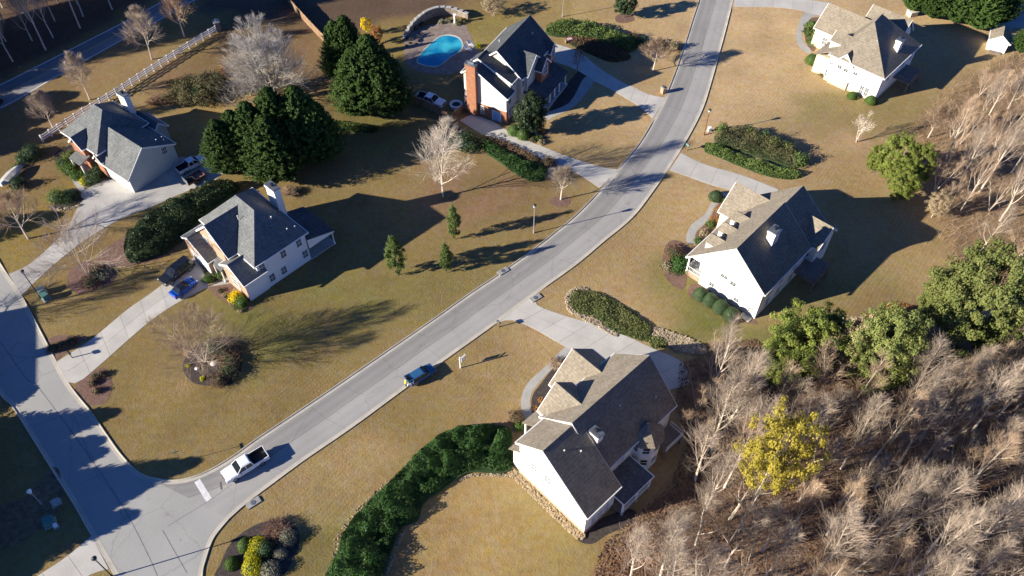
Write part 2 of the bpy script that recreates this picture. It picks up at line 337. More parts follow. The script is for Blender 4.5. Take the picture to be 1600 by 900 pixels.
# ------------------------------------------------------------------ ground
WOODS = [(1062,568),(1120,548),(1190,560),(1300,585),(1400,575),(1480,545),(1600,470),(1800,400),(1800,1000),(860,1000),(925,905),(940,852),(985,812),(1045,760),(1075,690),(1055,640)]
WOODS_NE = [(1432,190),(1500,120),(1600,75),(1800,60),(1800,470),(1600,480),(1480,400),(1455,320),(1435,260)]
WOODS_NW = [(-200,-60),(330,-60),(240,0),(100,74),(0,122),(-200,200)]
def ground():
    x0, x1, y0, y1, st = -135., 135., 20., 215., 1.0
    nx, ny = int((x1-x0)/st)+1, int((y1-y0)/st)+1
    X, Y = np.meshgrid(np.linspace(x0, x1, nx), np.linspace(y0, y1, ny))
    def fb(s, o=0.):
        return np.array([noise.fractal(Vector((x*s+o, y*s-o, o)), 1.0, 2.0, 4) for x, y in zip(X.ravel(), Y.ravel())]).reshape(X.shape)
    n1 = fb(.045, 3.1); n2 = fb(.16, 9.2)
    tan = np.array([.355, .25, .122]); pale = np.array([.45, .318, .168]); olive = np.array([.215, .157, .062]); green = np.array([.115, .125, .033]); brown = np.array([.185, .115, .06]); litter = np.array([.175, .108, .068]); clay = np.array([.33, .22, .125])
    def mixc(c, t, f): return c + (t - c) * np.clip(f, 0, 1)[..., None]
    col = np.broadcast_to(tan, X.shape + (3,)).copy()
    west = 1 / (1 + np.exp((X + 4 - .18 * (Y - 80) + 14 * n1) / 7.0))
    col = mixc(col, olive, west * .92)
    north = 1 / (1 + np.exp(-((X - 30) * .6 + (Y - 112) + 10 * n1) / 7.0)) * (X > 12); col = mixc(col, pale, north * (1 - west))
    def blob(px, r, target, amt, soft=.5, px2=None):
        nonlocal col
        c = P(*px)
        if px2: 
            d2 = P(*px2); l = (d2-c).length_squared; t = np.clip(((X-c.x)*(d2.x-c.x)+(Y-c.y)*(d2.y-c.y))/l, 0, 1); d = np.hypot(X-c.x-t*(d2.x-c.x), Y-c.y-t*(d2.y-c.y))
        else: d = np.hypot(X-c.x, Y-c.y)
        col = mixc(col, target, amt * np.clip(1.2 - d / r + soft * n2 + .3 * n1, 0, 1))
    for px, r, t, a, p2 in (
        ((1110,510),7,green,.75,(1190,540)), ((1040,430),6,green,.6,(1100,500)), ((1300,500),9,green,.5,(1380,450)), ((1380,545),7,brown,.8,(1420,500)),
        ((1230,200),7,green,.45,(1330,180)), ((1300,170),9,green,.5,(1420,170)), ((1240,240),12,clay,.5,(1330,230)), ((1330,300),14,olive,.6,(1420,330)), ((1420,180),16,olive,.55,(1560,120)),
        ((700,835),13,np.array([.30,.205,.085]),.9,(860,830)), ((860,790),7,green,.35,(900,850)), ((760,770),6,tan,.2,None),
        ((480,790),8,olive,.8,(640,680)), ((500,850),7,green,.45,(470,880)), ((400,830),5,olive,.8,None), ((440,780),7,tan,.5,(560,720)),
        ((560,440),14,olive,.5,(720,380)), ((600,460),9,green,.3,(760,440)), ((800,320),14,olive,.7,(880,330)), ((760,290),9,brown,.55,(820,300)), ((740,310),8,green,.3,None),
        ((340,500),9,green,.55,(420,520)), ((250,520),9,olive,.5,(200,620)), ((420,480),10,green,.25,(520,480)),
        ((60,430),8,olive,.4,None), ((150,500),10,olive,.4,None), ((50,350),10,np.array([.27,.20,.04]),.6,(100,330)), ((100,360),6,brown,.8,(130,380)),
        ((310,160),14,tan,.45,(200,110)), ((290,120),7,brown,.8,(360,70)), ((220,120),5,brown,.6,None), ((360,60),10,brown,.8,(480,60)), ((330,180),8,np.array([.30,.21,.07]),.7,(420,165)), ((500,120),9,brown,.6,(560,180)),
        ((610,40),10,np.array([.28,.21,.06]),.7,(640,75)), ((720,25),8,brown,.7,(800,10)), ((690,10),14,brown,.8,(600,5)), ((755,40),9,np.array([.24,.20,.06]),.8,None), ((560,185),8,green,.6,(600,200)),
        ((700,280),7,np.array([.22,.13,.085]),.5,(690,310)), ((790,300),5,np.array([.24,.14,.085]),.5,(760,320)), ((130,70),18,brown,.5,(60,140)), ((40,230),9,brown,.5,(60,280)),
        ((860,20),12,np.array([.27,.20,.065]),.5,(930,20)), ((1000,120),9,olive,.3,(1030,90)), ((880,200),10,tan,.3,None)):
        blob(px, r, t, a, .6, p2)
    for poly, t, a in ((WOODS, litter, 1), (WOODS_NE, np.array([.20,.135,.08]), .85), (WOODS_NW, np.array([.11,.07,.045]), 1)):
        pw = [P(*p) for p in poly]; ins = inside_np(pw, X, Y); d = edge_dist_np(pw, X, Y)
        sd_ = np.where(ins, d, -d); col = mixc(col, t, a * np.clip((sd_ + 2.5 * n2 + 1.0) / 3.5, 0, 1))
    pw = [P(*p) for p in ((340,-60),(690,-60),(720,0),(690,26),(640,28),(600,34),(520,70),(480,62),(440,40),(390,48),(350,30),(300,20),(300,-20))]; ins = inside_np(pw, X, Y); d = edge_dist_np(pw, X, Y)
    col = mixc(col, np.array([.105, .07, .05]), .9 * np.clip((np.where(ins, d, -d) + 3 * n2 + .5) / 4, 0, 1))  # leaf litter, its colour darkened further to carry the shade along the top
    inw = inside_np([P(*p) for p in WOODS], X, Y)
    col = mixc(col, np.array([.25, .12, .055]), inw * np.clip(n1 * 2.2 - .2, 0, .8))
    col *= (1 + .16 * n2 + .10 * n1)[..., None]
    me = bpy.data.meshes.new('ground')
    V = [(x, y, 0) for x, y in zip(X.ravel(), Y.ravel())]
    F = [(j*nx+i, j*nx+i+1, (j+1)*nx+i+1, (j+1)*nx+i) for j in range(ny-1) for i in range(nx-1)]
    b = len(V); V += [(-1500,-1500,0),(1500,-1500,0),(1500,1500,0),(-1500,1500,0)]
    B = 1500; c = [0, nx-1, ny*nx-1, (ny-1)*nx]
    F += [(b, b+1) + tuple(range(nx-1, -1, -1)), (b+1, b+2) + tuple(j*nx+nx-1 for j in range(ny-1, -1, -1)), (b+2, b+3) + tuple((ny-1)*nx+i for i in range(nx)), (b+3, b) + tuple(j*nx for j in range(ny))]
    me.from_pydata(V, [], F)
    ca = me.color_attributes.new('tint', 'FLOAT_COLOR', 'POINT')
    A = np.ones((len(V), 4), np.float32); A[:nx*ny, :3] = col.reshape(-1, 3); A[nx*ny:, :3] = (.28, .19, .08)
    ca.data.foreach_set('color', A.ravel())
    m, nt, bs, N, L = node_mat('lawn'); bs.inputs['Roughness'].default_value = .95; bs.inputs['Specular IOR Level'].default_value = .1
    at = N.new('ShaderNodeAttribute'); at.attribute_name = 'tint'
    tc = N.new('ShaderNodeTexCoord'); co = tc.outputs['Object']
    def nz(s, d=5, r=.6):
        n = N.new('ShaderNodeTexNoise'); n.inputs['Scale'].default_value = s; n.inputs['Detail'].default_value = d; n.inputs['Roughness'].default_value = r; L.new(co, n.inputs['Vector']); return n.outputs[0]
    def mr(i, a, b_, c_, d_):
        r = N.new('ShaderNodeMapRange'); r.inputs[1].default_value = a; r.inputs[2].default_value = b_; r.inputs[3].default_value = c_; r.inputs[4].default_value = d_; L.new(i, r.inputs[0]); return r.outputs[0]
    def mul(a, b_):
        k = N.new('ShaderNodeMath'); k.operation = 'MULTIPLY'; L.new(a, k.inputs[0]); L.new(b_, k.inputs[1]); return k.outputs[0]
    f = mul(mr(nz(1.3), .3, .7, .86, 1.12), mr(nz(7, 4, .7), .3, .7, .92, 1.08))
    # faint mowing lines, their direction wandering
    mp = N.new('ShaderNodeMapping'); mp.inputs['Rotation'].default_value = (0, 0, R(38)); L.new(co, mp.inputs[0])
    wv = N.new('ShaderNodeTexWave'); wv.inputs['Scale'].default_value = .55; wv.inputs['Distortion'].default_value = 5; wv.inputs['Detail'].default_value = 3; wv.inputs['Detail Scale'].default_value = .35; L.new(mp.outputs[0], wv.inputs['Vector'])
    wm = mr(nz(.06, 2), .45, .6, 0, 1); wd = N.new('ShaderNodeMath'); wd.operation = 'MULTIPLY_ADD'; wd.inputs[2].default_value = 1.0
    L.new(mr(wv.outputs[0], 0, 1, -.07, .05), wd.inputs[0]); L.new(wm, wd.inputs[1]); f = mul(f, wd.outputs[0])
    f = mul(f, mr(nz(.22, 7, .65), .55, .75, 1.0, .80)); f = mul(f, mr(nz(.5, 7, .72), .56, .72, 1.0, .86))
    sc = N.new('ShaderNodeVectorMath'); sc.operation = 'SCALE'; L.new(at.outputs[0], sc.inputs[0]); L.new(f, sc.inputs['Scale'])
    # greener and redder flecks
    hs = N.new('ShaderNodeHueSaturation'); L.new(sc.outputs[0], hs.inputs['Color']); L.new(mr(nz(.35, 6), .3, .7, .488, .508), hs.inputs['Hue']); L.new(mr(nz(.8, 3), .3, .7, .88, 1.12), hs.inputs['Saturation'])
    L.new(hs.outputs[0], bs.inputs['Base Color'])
    ad = N.new('ShaderNodeMath'); ad.operation = 'MULTIPLY_ADD'; ad.inputs[1].default_value = .55; L.new(nz(1.1, 4), ad.inputs[0]); L.new(nz(4, 4, .65), ad.inputs[2])
    bp = N.new('ShaderNodeBump'); bp.inputs['Strength'].default_value = .8; bp.inputs['Distance'].default_value = .09; L.new(ad.outputs[0], bp.inputs['Height']); L.new(bp.outputs[0], bs.inputs['Normal'])
    me.materials.append(m)
    return tag(link('ground', me), kind='structure')
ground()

# ------------------------------------------------------------------ roads and kerbs
def strip(name, A, B, n, across, z, mat, kind='structure'):
    A = resample(A, n); B = resample(B, n); b = MB(); uv = []
    for i in range(n):
        for k in range(across + 1):
            p = A[i].lerp(B[i], k / across); b.v.append((p.x, p.y, z)); uv.append((k / across, i / n))
    m = across + 1
    b.f = [(i*m+k, i*m+k+1, (i+1)*m+k+1, (i+1)*m+k) for i in range(n-1) for k in range(across)]
    o = b.build(name, mat, fix=False); me = o.data
    if me.polygons[0].normal.z < 0: me.flip_normals()
    ul = me.uv_layers.new(name='UVMap')
    for l in me.loops: ul.data[l.index].uv = uv[l.vertex_index]
    return tag(o, kind=kind)
MOUTHS = (((97,582),3.2),((24,445),3.4),((1030,169),3.8),((953,279),3.6),((810,481),4.6),((1055,253),3.2),((1148,-1),3.0),((156,864),4.0))
def kerb(name, pts, side, z=.13, w=.16, pan=.42):
    """kerb upstand with gutter pan; pts run along the road edge, side=+1 if the grass is to the left"""
    n = len(pts); b = MB(); prof = [(pan, .010), (pan, .016), (0.0, .022), (-.03, z-.02), (-.06, z), (-w, z), (-w, -.05)]
    for i, p in enumerate(pts):
        d = (pts[min(i+1, n-1)] - pts[max(i-1, 0)]).normalized(); nv = Vector((d.y, -d.x, 0)) * side   # towards the road
        dip = min([1.0] + [max(0., min(1., ((p - P(*c)).length - r) / 1.0)) for c, r in MOUTHS])
        b.v += [tuple(p + nv * o + Vector((0, 0, h if h < .03 else .03 + (h - .03) * dip))) for o, h in prof]
    m = len(prof)
    b.f = [(i*m+k, i*m+k+1, (i+1)*m+k+1, (i+1)*m+k) for i in range(n-1) for k in range(m-1)]
    return tag(b.build(name, MAT['kerb']), kind='structure')

U_EDGE = [(233,747),(267,752),(300,747),(333,733),(367,712),(400,688),(463,646),(533,599),(600,553),(680,498),(735,459),(777,431),(833,391),(867,364),(900,337),(940,296),(967,264),(1000,224),(1033,167),(1053,120),(1070,72),(1082,34),(1093,0),(1110,-60),(1122,-110)]
L_EDGE = [(357,810),(383,787),(420,759),(477,717),(550,667),(640,601),(693,563),(777,503),(843,454),(900,413),(943,377),(987,340),(1020,298),(1050,254),(1077,210),(1097,170),(1110,130),(1122,87),(1133,47),(1145,0),(1162,-60),(1174,-110)]
X_RIGHT = [(-120,235),(-50,330),(0,413),(33,463),(67,527),(105,598),(140,643),(160,672),(187,710),(213,737),(233,747)]
X_RIGHT2 = [(357,810),(333,840),(321,872),(315,900),(318,960),(335,1040),(360,1120)]
X_LEFT = [(-150,400),(-60,520),(0,613),(20,634),(50,681),(83,734),(117,788),(143,834),(180,898),(225,980),(300,1110)]
uE, lE = line(U_EDGE), line(L_EDGE)
xr, xr2, xl = line(X_RIGHT), line(X_RIGHT2), line(X_LEFT)
strip('main_road', uE, lE, 140, 12, .006, MAT['asphalt'])
cross = sheet('cross_road', xr + xr2 + xl[::-1], .006, MAT['asphalt_plain'])
NWU = [(-160,205),(0,131),(100,81),(187,37),(247,5),(300,-24),(420,-90)]
NWL = [(-160,240),(0,171),(83,124),(190,64),(253,30),(310,-2),(440,-75)]
strip('county_road', line(NWU), line(NWL), 60, 8, .006, MAT['asphalt_old'])
def ribbon(name, pts, w, z, mat):
    b = MB(); n = len(pts)
    for i, p in enumerate(pts):
        d = (pts[min(i+1, n-1)] - pts[max(i-1, 0)]).normalized(); nv = Vector((d.y, -d.x, 0)) * w / 2
        b.v += [(p.x+nv.x, p.y+nv.y, z), (p.x-nv.x, p.y-nv.y, z)]
    b.f = [(2*i, 2*i+1, 2*i+3, 2*i+2) for i in range(n-1)]
    o = b.build(name, mat, fix=False)
    if o.data.polygons[0].normal.z < 0: o.data.flip_normals()
    return tag(o, kind='structure')
A_, B_ = resample(line(NWU), 40), resample(line(NWL), 40)
ribbon('white_edge_line', [a.lerp(b, .05) for a, b in zip(A_, B_)], .22, .011, MAT['white_paint'])
ribbon('white_edge_line', [a.lerp(b, .95) for a, b in zip(A_, B_)], .22, .011, MAT['white_paint'])
ribbon('yellow_centre_line', [a.lerp(b, .485) for a, b in zip(A_, B_)], .14, .011, MAT['yellow_paint'])
ribbon('yellow_centre_line', [a.lerp(b, .525) for a, b in zip(A_, B_)], .14, .011, MAT['yellow_paint'])
kerb('kerb', xr[:-1] + uE, 1)
kerb('kerb', xl, -1)
kerb('kerb', xr2[::-1][:-1] + lE, -1)
ribbon('stop_line', [P(308,751), P(327,782)], .75, .011, MAT['white_paint'])
sheet('asphalt_patch', [P(343,754), P(346,752), P(348,764), P(345,766)], .011, MAT['patch'])
# tar seams along the cross road and the mouth of the junction
MAT['tar'] = M('tar_seam', (.14, .14, .145), (.20, .20, .20), 1.5, .8)
ribbon('tar_seam', line([(0,533),(40,590),(57,602),(90,645),(130,700),(175,765),(205,815),(232,868),(246,900)]), .10, .011, MAT['tar'])
ribbon('tar_seam', line([(254,828),(272,860),(292,895)]), .10, .011, MAT['tar'])
ribbon('tar_seam', line([(262,822),(300,799),(330,780),(362,757)]), .07, .011, MAT['tar'])

# ------------------------------------------------------------------ driveways and walks: slabs laid one by one
def driveway(name, A, B, n, across, mat, z=.03, base=True, gap=.035):
    A, B = resample(line(A, 4), n*3+1), resample(line(B, 4), n*3+1)
    o = sheet(name, A + B[::-1], .010, MAT['joint'])
    for i in range(n):
        for k in range(across):
            b = MB(); t0, t1 = k/across, (k+1)/across; rows = []
            for j in range(4):
                a, c = A[i*3+j], B[i*3+j]; wd = (c-a).length + 1e-6
                g0 = 0 if k == 0 else gap/2/wd; g1 = 0 if k == across-1 else gap/2/wd
                p, q = a.lerp(c, t0+g0), a.lerp(c, t1-g1)
                if j == 0 and i > 0: d = (A[i*3+1].lerp(B[i*3+1], .5)-A[i*3].lerp(B[i*3], .5)).normalized()*gap/2; p, q = p+d, q+d
                if j == 3 and i < n-1: d = (A[i*3+3].lerp(B[i*3+3], .5)-A[i*3+2].lerp(B[i*3+2], .5)).normalized()*gap/2; p, q = p-d, q-d
                rows.append((p, q))
            zz = z + random.uniform(-.004, .004); vs = [(p.x, p.y, h) for r in rows for p in r for h in (zz, .0)]
            # vertex order per row: p top, p bottom, q top, q bottom
            fs = []
            for j in range(3):
                s = j*4; e = s+4
                fs += [(s, s+2, e+2, e), (s, e, e+1, s+1), (s+2, s+3, e+3, e+2)]
            fs += [(0, 1, 3, 2), (12, 14, 15, 13)]
            b.add(vs, fs); b.build('slab', mat, o)
    return o
driveway('driveway', [(106,597),(123,597),(160,567),(233,503),(283,470),(328,447)], [(88,566),(92,563),(143,530),(200,483),(247,450),(305,400)], 7, 2, MAT['concrete'])
driveway('driveway', [(33,462),(77,420),(133,375),(187,343),(233,325),(287,301),(335,283)], [(14,428),(46,413),(93,371),(113,343),(134,309),(205,297),(270,255)], 7, 2, MAT['old_concrete'])
sheet('driveway_apron', closed([(131,311),(128,300),(140,293),(175,281),(213,303),(170,318)], 3), .016, MAT['old_concrete'])
sheet('driveway_apron', [P(*p) for p in ((270,258),(282,245),(335,247),(350,270),(333,284),(300,290))], .017, MAT['old_concrete'])
driveway('driveway', [(1040,153),(1012,147),(990,136),(975,130),(937,107),(912,86),(889,75),(858,66)], [(1020,185),(1000,167),(985,158),(960,143),(930,127),(900,109),(868,97),(840,88)], 9, 1, MAT['concrete'])
driveway('driveway', [(967,265),(940,261),(906,251),(877,241),(850,230),(822,219),(794,205),(770,190),(738,178)], [(937,294),(915,279),(897,269),(865,256),(840,245),(805,227),(777,216),(752,209),(718,188)], 9, 1, MAT['concrete'])
driveway('driveway', [(779,504),(800,500),(833,513),(880,540),(905,552),(960,580),(1037,612)], [(838,459),(838,476),(887,495),(950,513),(1017,543),(1067,567),(1078,600)], 8, 2, MAT['concrete'])
driveway('driveway', [(1046,266),(1075,276),(1111,289),(1151,300),(1210,320)], [(1064,239),(1085,250),(1110,260),(1160,274),(1216,296)], 5, 1, MAT['concrete'])
driveway('driveway', [(1146,10),(1170,11),(1200,11),(1230,13),(1262,19),(1300,30)], [(1150,-12),(1170,-8),(1200,-4),(1230,-2),(1262,0),(1300,5)], 5, 1, MAT['concrete'])
driveway('driveway', [(143,838),(100,873),(60,899),(-20,950)], [(170,889),(137,900),(95,935),(30,1000)], 4, 1, MAT['concrete'])
sheet('front_walk', closed([(1258,18),(1247,40),(1244,62),(1250,75),(1264,84),(1267,78),(1256,66),(1253,56),(1257,42),(1270,26),(1285,22),(1272,14)], 4), .014, MAT['walk'])
sheet('front_walk', closed([(1128,302),(1111,317),(1102,334),(1079,353),(1072,376),(1085,381),(1088,362),(1105,345),(1119,320),(1140,304)], 4), .014, MAT['walk'])
sheet('front_walk', closed([(885,541),(856,569),(826,597),(815,620),(815,645),(824,657),(833,650),(828,633),(831,614),(844,596),(861,578),(890,550)], 4), .014, MAT['walk'])
sheet('front_walk', closed([(913,121),(890,160),(850,178),(856,188),(863,184),(900,164),(929,125)], 4), .014, MAT['walk'])
sheet('front_walk', closed([(113,282),(120,280),(132,292),(128,302)], 3), .014, MAT['walk'])
sheet('front_walk', [P(*p) for p in ((328,448),(283,470),(300,458),(345,441),(362,436),(360,443))], .034, MAT['walk'])

# planting beds
def bed(px, mat, z=.02, name='planting_bed', per=5): return sheet(name, closed(px, per), z, MAT[mat])
bed([(105,437),(112,420),(135,408),(165,412),(180,425),(175,442),(150,452),(125,460),(108,450)], 'mulch_red')
bed([(150,412),(170,385),(200,365),(240,330),(300,300),(345,285),(360,300),(320,345),(260,400),(205,414),(180,416)], 'mulch_red', .022)
bed([(284,570),(295,548),(318,535),(350,528),(375,545),(378,575),(365,598),(335,603),(300,597)], 'mulch_dark')
bed([(72,535),(90,524),(115,525),(138,528),(110,545),(90,562),(84,558)], 'mulch_red')
bed([(118,606),(140,585),(160,574),(170,585),(175,605),(165,628),(140,632)], 'mulch_red')
bed([(341,905),(345,880),(360,850),(385,828),(415,815),(450,815),(468,835),(460,870),(430,905)], 'mulch_dark')
bed([(40,775),(75,735),(88,730),(95,745),(95,790),(60,830),(0,860),(-40,850),(-20,800)], 'straw')
bed([(858,315),(866,308),(880,306),(891,312),(888,320),(872,323)], 'mulch_red')
bed([(962,26),(972,21),(988,24),(990,32),(975,36),(963,34)], 'mulch_red')
bed([(325,448),(345,442),(365,440),(385,465),(398,478),(380,487),(355,475),(335,460)], 'mulch_red')
bed([(318,425),(345,410),(362,428),(360,438),(340,443),(322,440)], 'mulch_dark', .024)
bed([(890,548),(862,578),(846,598),(833,616),(830,634),(834,650),(850,640),(860,610),(880,585)], 'mulch_dark', .012)
bed([(1136,308),(1120,322),(1106,346),(1089,363),(1086,380),(1098,385),(1120,350),(1150,320)], 'mulch_red', .012)
bed([(1035,415),(1040,385),(1055,375),(1080,390),(1075,420),(1068,452),(1045,440)], 'mulch_red')
bed([(1075,455),(1095,445),(1180,500),(1172,506),(1150,500),(1120,485),(1085,468)], 'mulch_red', .012)
bed([(860,170),(905,110),(925,125),(905,150),(870,178)], 'mulch_dark', .012)
bed([(800,210),(818,205),(850,200),(856,208),(845,225),(822,216)], 'straw')
bed([(1258,35),(1268,28),(1285,30),(1280,60),(1272,80),(1262,72),(1257,55)], 'mulch_red', .012)
bed([(100,230),(150,225),(180,255),(175,280),(140,292),(112,280),(85,250)], 'mulch_dark', .010)
bed([(80,330),(95,300),(125,295),(130,315),(110,325)], 'mulch_dark', .010)
bed([(903,842),(930,815),(985,795),(992,815),(950,835),(925,850)], 'mulch_dark', .012)

# ------------------------------------------------------------------ houses
def fn_for(axis):
    return (lambda u, a, z: (u, a, z)) if axis == 'y' else (lambda u, a, z: (a, u, z))
def roof_z(prof, u):
    for (u0, z0), (u1, z1) in zip(prof, prof[1:]):
        if u0 - 1e-6 <= u <= u1 + 1e-6: return z0 + (z1-z0) * (u-u0) / (u1-u0)
    return prof[0][1] if u < prof[0][0] else prof[-1][1]
def wing(H, axis, prof, a0, a1, wall='siding', roof='shingle_tan', base=0.0, over=.4, rake=.3, t=.2, walls=True, trim=True, foundation=None):
    """a gabled volume: prof = eave, ridge, eave in the cross direction; ridge runs along `axis` from a0 to a1"""
    fn = fn_for(axis); (ua, za), (ur, zr), (ub, zb) = prof
    if walls:
        wa, wb = ua + over, ub - over
        poly = [(wa, base), (wb, base), (wb, roof_z(prof, wb) - t*.8), (ur, zr - t*.8), (wa, roof_z(prof, wa) - t*.8)]
        MB().prism(poly, fn, a0, a1).build('wall', MAT[wall], H)
        if foundation:
            mt, fz = foundation
            MB().prism([(wa-.05, -.2), (wb+.05, -.2), (wb+.05, fz), (wa-.05, fz)], fn, a0-.05, a1+.05).build('foundation', MAT[mt], H)
    poly = [(ua, za), (ur, zr), (ub, zb), (ub, zb-t), (ur, zr-t), (ua, za-t)]
    r = MB().prism(poly, fn, a0-rake, a1+rake).build('roof', MAT[roof], H)
    # ridge cap
    MB().prism([(ur-.16, zr-.10), (ur, zr+.05), (ur+.16, zr-.10)], fn, a0-rake+.02, a1+rake-.02).build('ridge_cap', MAT[roof], r)
    if trim:
        for aa, bb in ((a0-rake-.07, a0-rake), (a1+rake, a1+rake+.07)):
            MB().prism([(ua+.02, za-.03), (ur, zr-.03), (ub-.02, zb-.03), (ub-.02, zb-.33), (ur, zr-.36), (ua+.02, za-.33)], fn, aa, bb).build('rake_board', MAT['trim'], r)
        MB().prism([(ua-.13, za-.19), (ua-.003, za-.19), (ua-.003, za-.03), (ua-.13, za-.03)], fn, a0-rake-.05, a1+rake+.05).build('gutter', MAT['trim'], r)
        MB().prism([(ub+.003, zb-.19), (ub+.13, zb-.19), (ub+.13, zb-.03), (ub+.003, zb-.03)], fn, a0-rake-.05, a1+rake+.05).build('gutter', MAT['trim'], r)
    return r
def hip(H, x0, x1, y0, y1, z, ra, rb, wall='siding', roof='shingle_tan', base=0.0, over=.4, t=.18, walls=True, foundation=None):
    """a hipped volume on a rectangle; ra, rb = ends of the ridge (x,y,z), ra nearer y0"""
    if walls:
        MB().box((x0+over, y0+over, base), (x1-over, y1-over, z-.05)).build('wall', MAT[wall], H)
        if foundation:
            MB().box((x0+over-.05, y0+over-.05, -.2), (x1-over+.05, y1-over+.05, foundation[1])).build('foundation', MAT[foundation[0]], H)
    v = [(x0,y0,z),(x1,y0,z),(x1,y1,z),(x0,y1,z), ra, rb, (x0,y0,z-t),(x1,y0,z-t),(x1,y1,z-t),(x0,y1,z-t)]
    f = [(0,1,4),(1,2,5,4) ,(2,3,5),(3,0,4,5),(0,6,7,1),(1,7,8,2),(2,8,9,3),(3,9,6,0),(6,9,8,7)]
    if abs((rb[1]-ra[1])) < abs(rb[0]-ra[0]): f[:4] = [(0,1,5,4),(1,2,5),(2,3,4,5),(3,0,4)]
    r = MB().add(v, f).build('roof', MAT[roof], H)
    g = MB()
    g.box((x0-.13, y0-.13, z-.2), (x1+.13, y0-.004, z-.03)); g.box((x0-.13, y1+.004, z-.2), (x1+.13, y1+.13, z-.03))
    g.box((x0-.13, y0-.004, z-.2), (x0-.004, y1+.004, z-.03)); g.box((x1+.004, y0-.004, z-.2), (x1+.13, y1+.004, z-.03))
    g.build('gutter', MAT['trim'], r)
    return r
FACE = {'-y': 0, '+x': 90, '+y': 180, '-x': 270}
def wmat(pos, face): return Matrix.Translation(Vector(pos)) @ Matrix.Rotation(R(FACE[face]), 4, 'Z')
def window(H, pos, face, w=1.0, h=1.5, mx=2, my=3, shutters=False, blind=False):
    """pos: centre on the wall plane; frame proud of the wall, pane behind its muntins"""
    T = wmat(pos, face); b = MB(); f = .09
    for x0, x1, z0, z1 in ((-w/2-f, -w/2, -h/2-f, h/2+f), (w/2, w/2+f, -h/2-f, h/2+f), (-w/2, w/2, h/2, h/2+f), (-w/2, w/2, -h/2-f-.03, -h/2), (-w/2, w/2, -.035, .035)):
        b.box((x0, -.09, z0), (x1, .02, z1), T)
    for i in range(1, mx): x = -w/2 + w*i/mx; b.box((x-.018, -.065, -h/2+.001), (x+.018, 0, h/2-.001), T)
    for j in range(1, my*2):
        if j != my: z = -h/2 + h*j/(2*my); b.box((-w/2+.001, -.064, z-.016), (w/2-.001, 0, z+.016), T)
    o = b.build('window', MAT['trim'], H)
    MB().box((-w/2, -.04, -h/2), (w/2, .02, h/2), T).build('pane', MAT['glass'], o)
    if blind: MB().box((-w/2+.02, -.052, .02), (w/2-.02, -.042, h/2-.01), T).build('blind', MAT['blind'], o)
    if shutters:
        for s in (-1, 1): MB().box((s*(w/2+.32)-.2, -.07, -h/2-.05), (s*(w/2+.32)+.2, -.002, h/2+.05), T).build('shutter', MAT['shutter'], o)
    return o
def door(H, pos, face, w, h, mat='door_white', panels=(1, 2), frame=True, name='door'):
    """pos: bottom centre on the wall"""
    T = wmat(pos, face); o = MB().box((-w/2, -.05, .02), (w/2, .02, h), T).build(name, MAT[mat], H)
    b = MB(); nx, nz = panels; pw, ph = w/nx, (h-.1)/nz
    for i in range(nx):
        for j in range(nz): b.box((-w/2+i*pw+.08, -.075, .1+j*ph), (-w/2+(i+1)*pw-.08, -.05, .1+(j+1)*ph-.12), T)
    b.build('door_panel', MAT[mat], o)
    if frame:
        f = MB().box((-w/2-.13, -.08, 0), (-w/2-.002, .02, h+.12), T).box((w/2+.002, -.08, 0), (w/2+.13, .02, h+.12), T).box((-w/2-.002, -.08, h+.002), (w/2+.002, .02, h+.12), T)
        f.build('door_frame', MAT['trim'], o)
    return o
def chimney(H, x0, x1, y0, y1, z0, z1, mat='siding', cap='cap', shoulder=False):
    o = MB().box((x0, y0, z0), (x1, y1, z1)).build('chimney', MAT[mat], H)
    MB().box((x0-.1, y0-.1, z1-.32), (x1+.1, y1+.1, z1-.06)).build('chimney_band', MAT['trim'] if mat != 'brick' else MAT['cap'], o)
    c = MB().box((x0-.06, y0-.06, z1), (x1+.06, y1+.06, z1+.12))
    xm, ym = (x0+x1)/2, (y0+y1)/2
    c.build('chimney_cap', MAT[cap], o)
    MB().lathe([(.2, z1+.1), (.2, z1+.42), (.3, z1+.44), (.3, z1+.5), (.05, z1+.58)], 10, (xm, ym, 0)).build('flue', MAT['iron'], o)
    return o
def vents(H, pts):
    for x, y, z in pts: MB().lathe([(.06, -.3), (.06, .35), (.10, .36), (.10, .42)], 8, (x, y, z)).build('roof_vent', MAT['trim'], H)
def post(H, x, y, z0, z1, w=.2, name='post', mat='trim'):
    return MB().box((x-w/2, y-w/2, z0), (x+w/2, y+w/2, z1)).box((x-w*.72, y-w*.72, z0), (x+w*.72, y+w*.72, z0+.22)).box((x-w*.72, y-w*.72, z1-.2), (x+w*.72, y+w*.72, z1)).build(name, MAT[mat], H)
def railing(H, a, b, z, h=.9, n=12, mat='trim'):
    a, b = Vector((*a, z)), Vector((*b, z)); d = b - a; m = MB()
    for hh in (.12, h): m.tube([a+Vector((0,0,hh)), b+Vector((0,0,hh))], .04, 4)
    for i in range(n+1): p = a + d*i/n; m.tube([p+Vector((0,0,.1)), p+Vector((0,0,h))], .022, 4)
    return m.build('railing', MAT[mat], H)
def lowroof(H, pts, t=.16, roof='shingle_dark'):
    """a roof plane through 3 or 4 corners (x,y,z)"""
    n = len(pts); v = list(pts) + [(x, y, z-t) for x, y, z in pts]
    return MB().add(v, [tuple(range(n)), tuple(range(2*n-1, n-1, -1))] + [(i, i+n, (i+1) % n+n, (i+1) % n) for i in range(n)]).build('roof', MAT[roof], H)
def house(name, o, ang, label): return empty(name, (o[0], o[1], 0), R(ang), label, 'house')

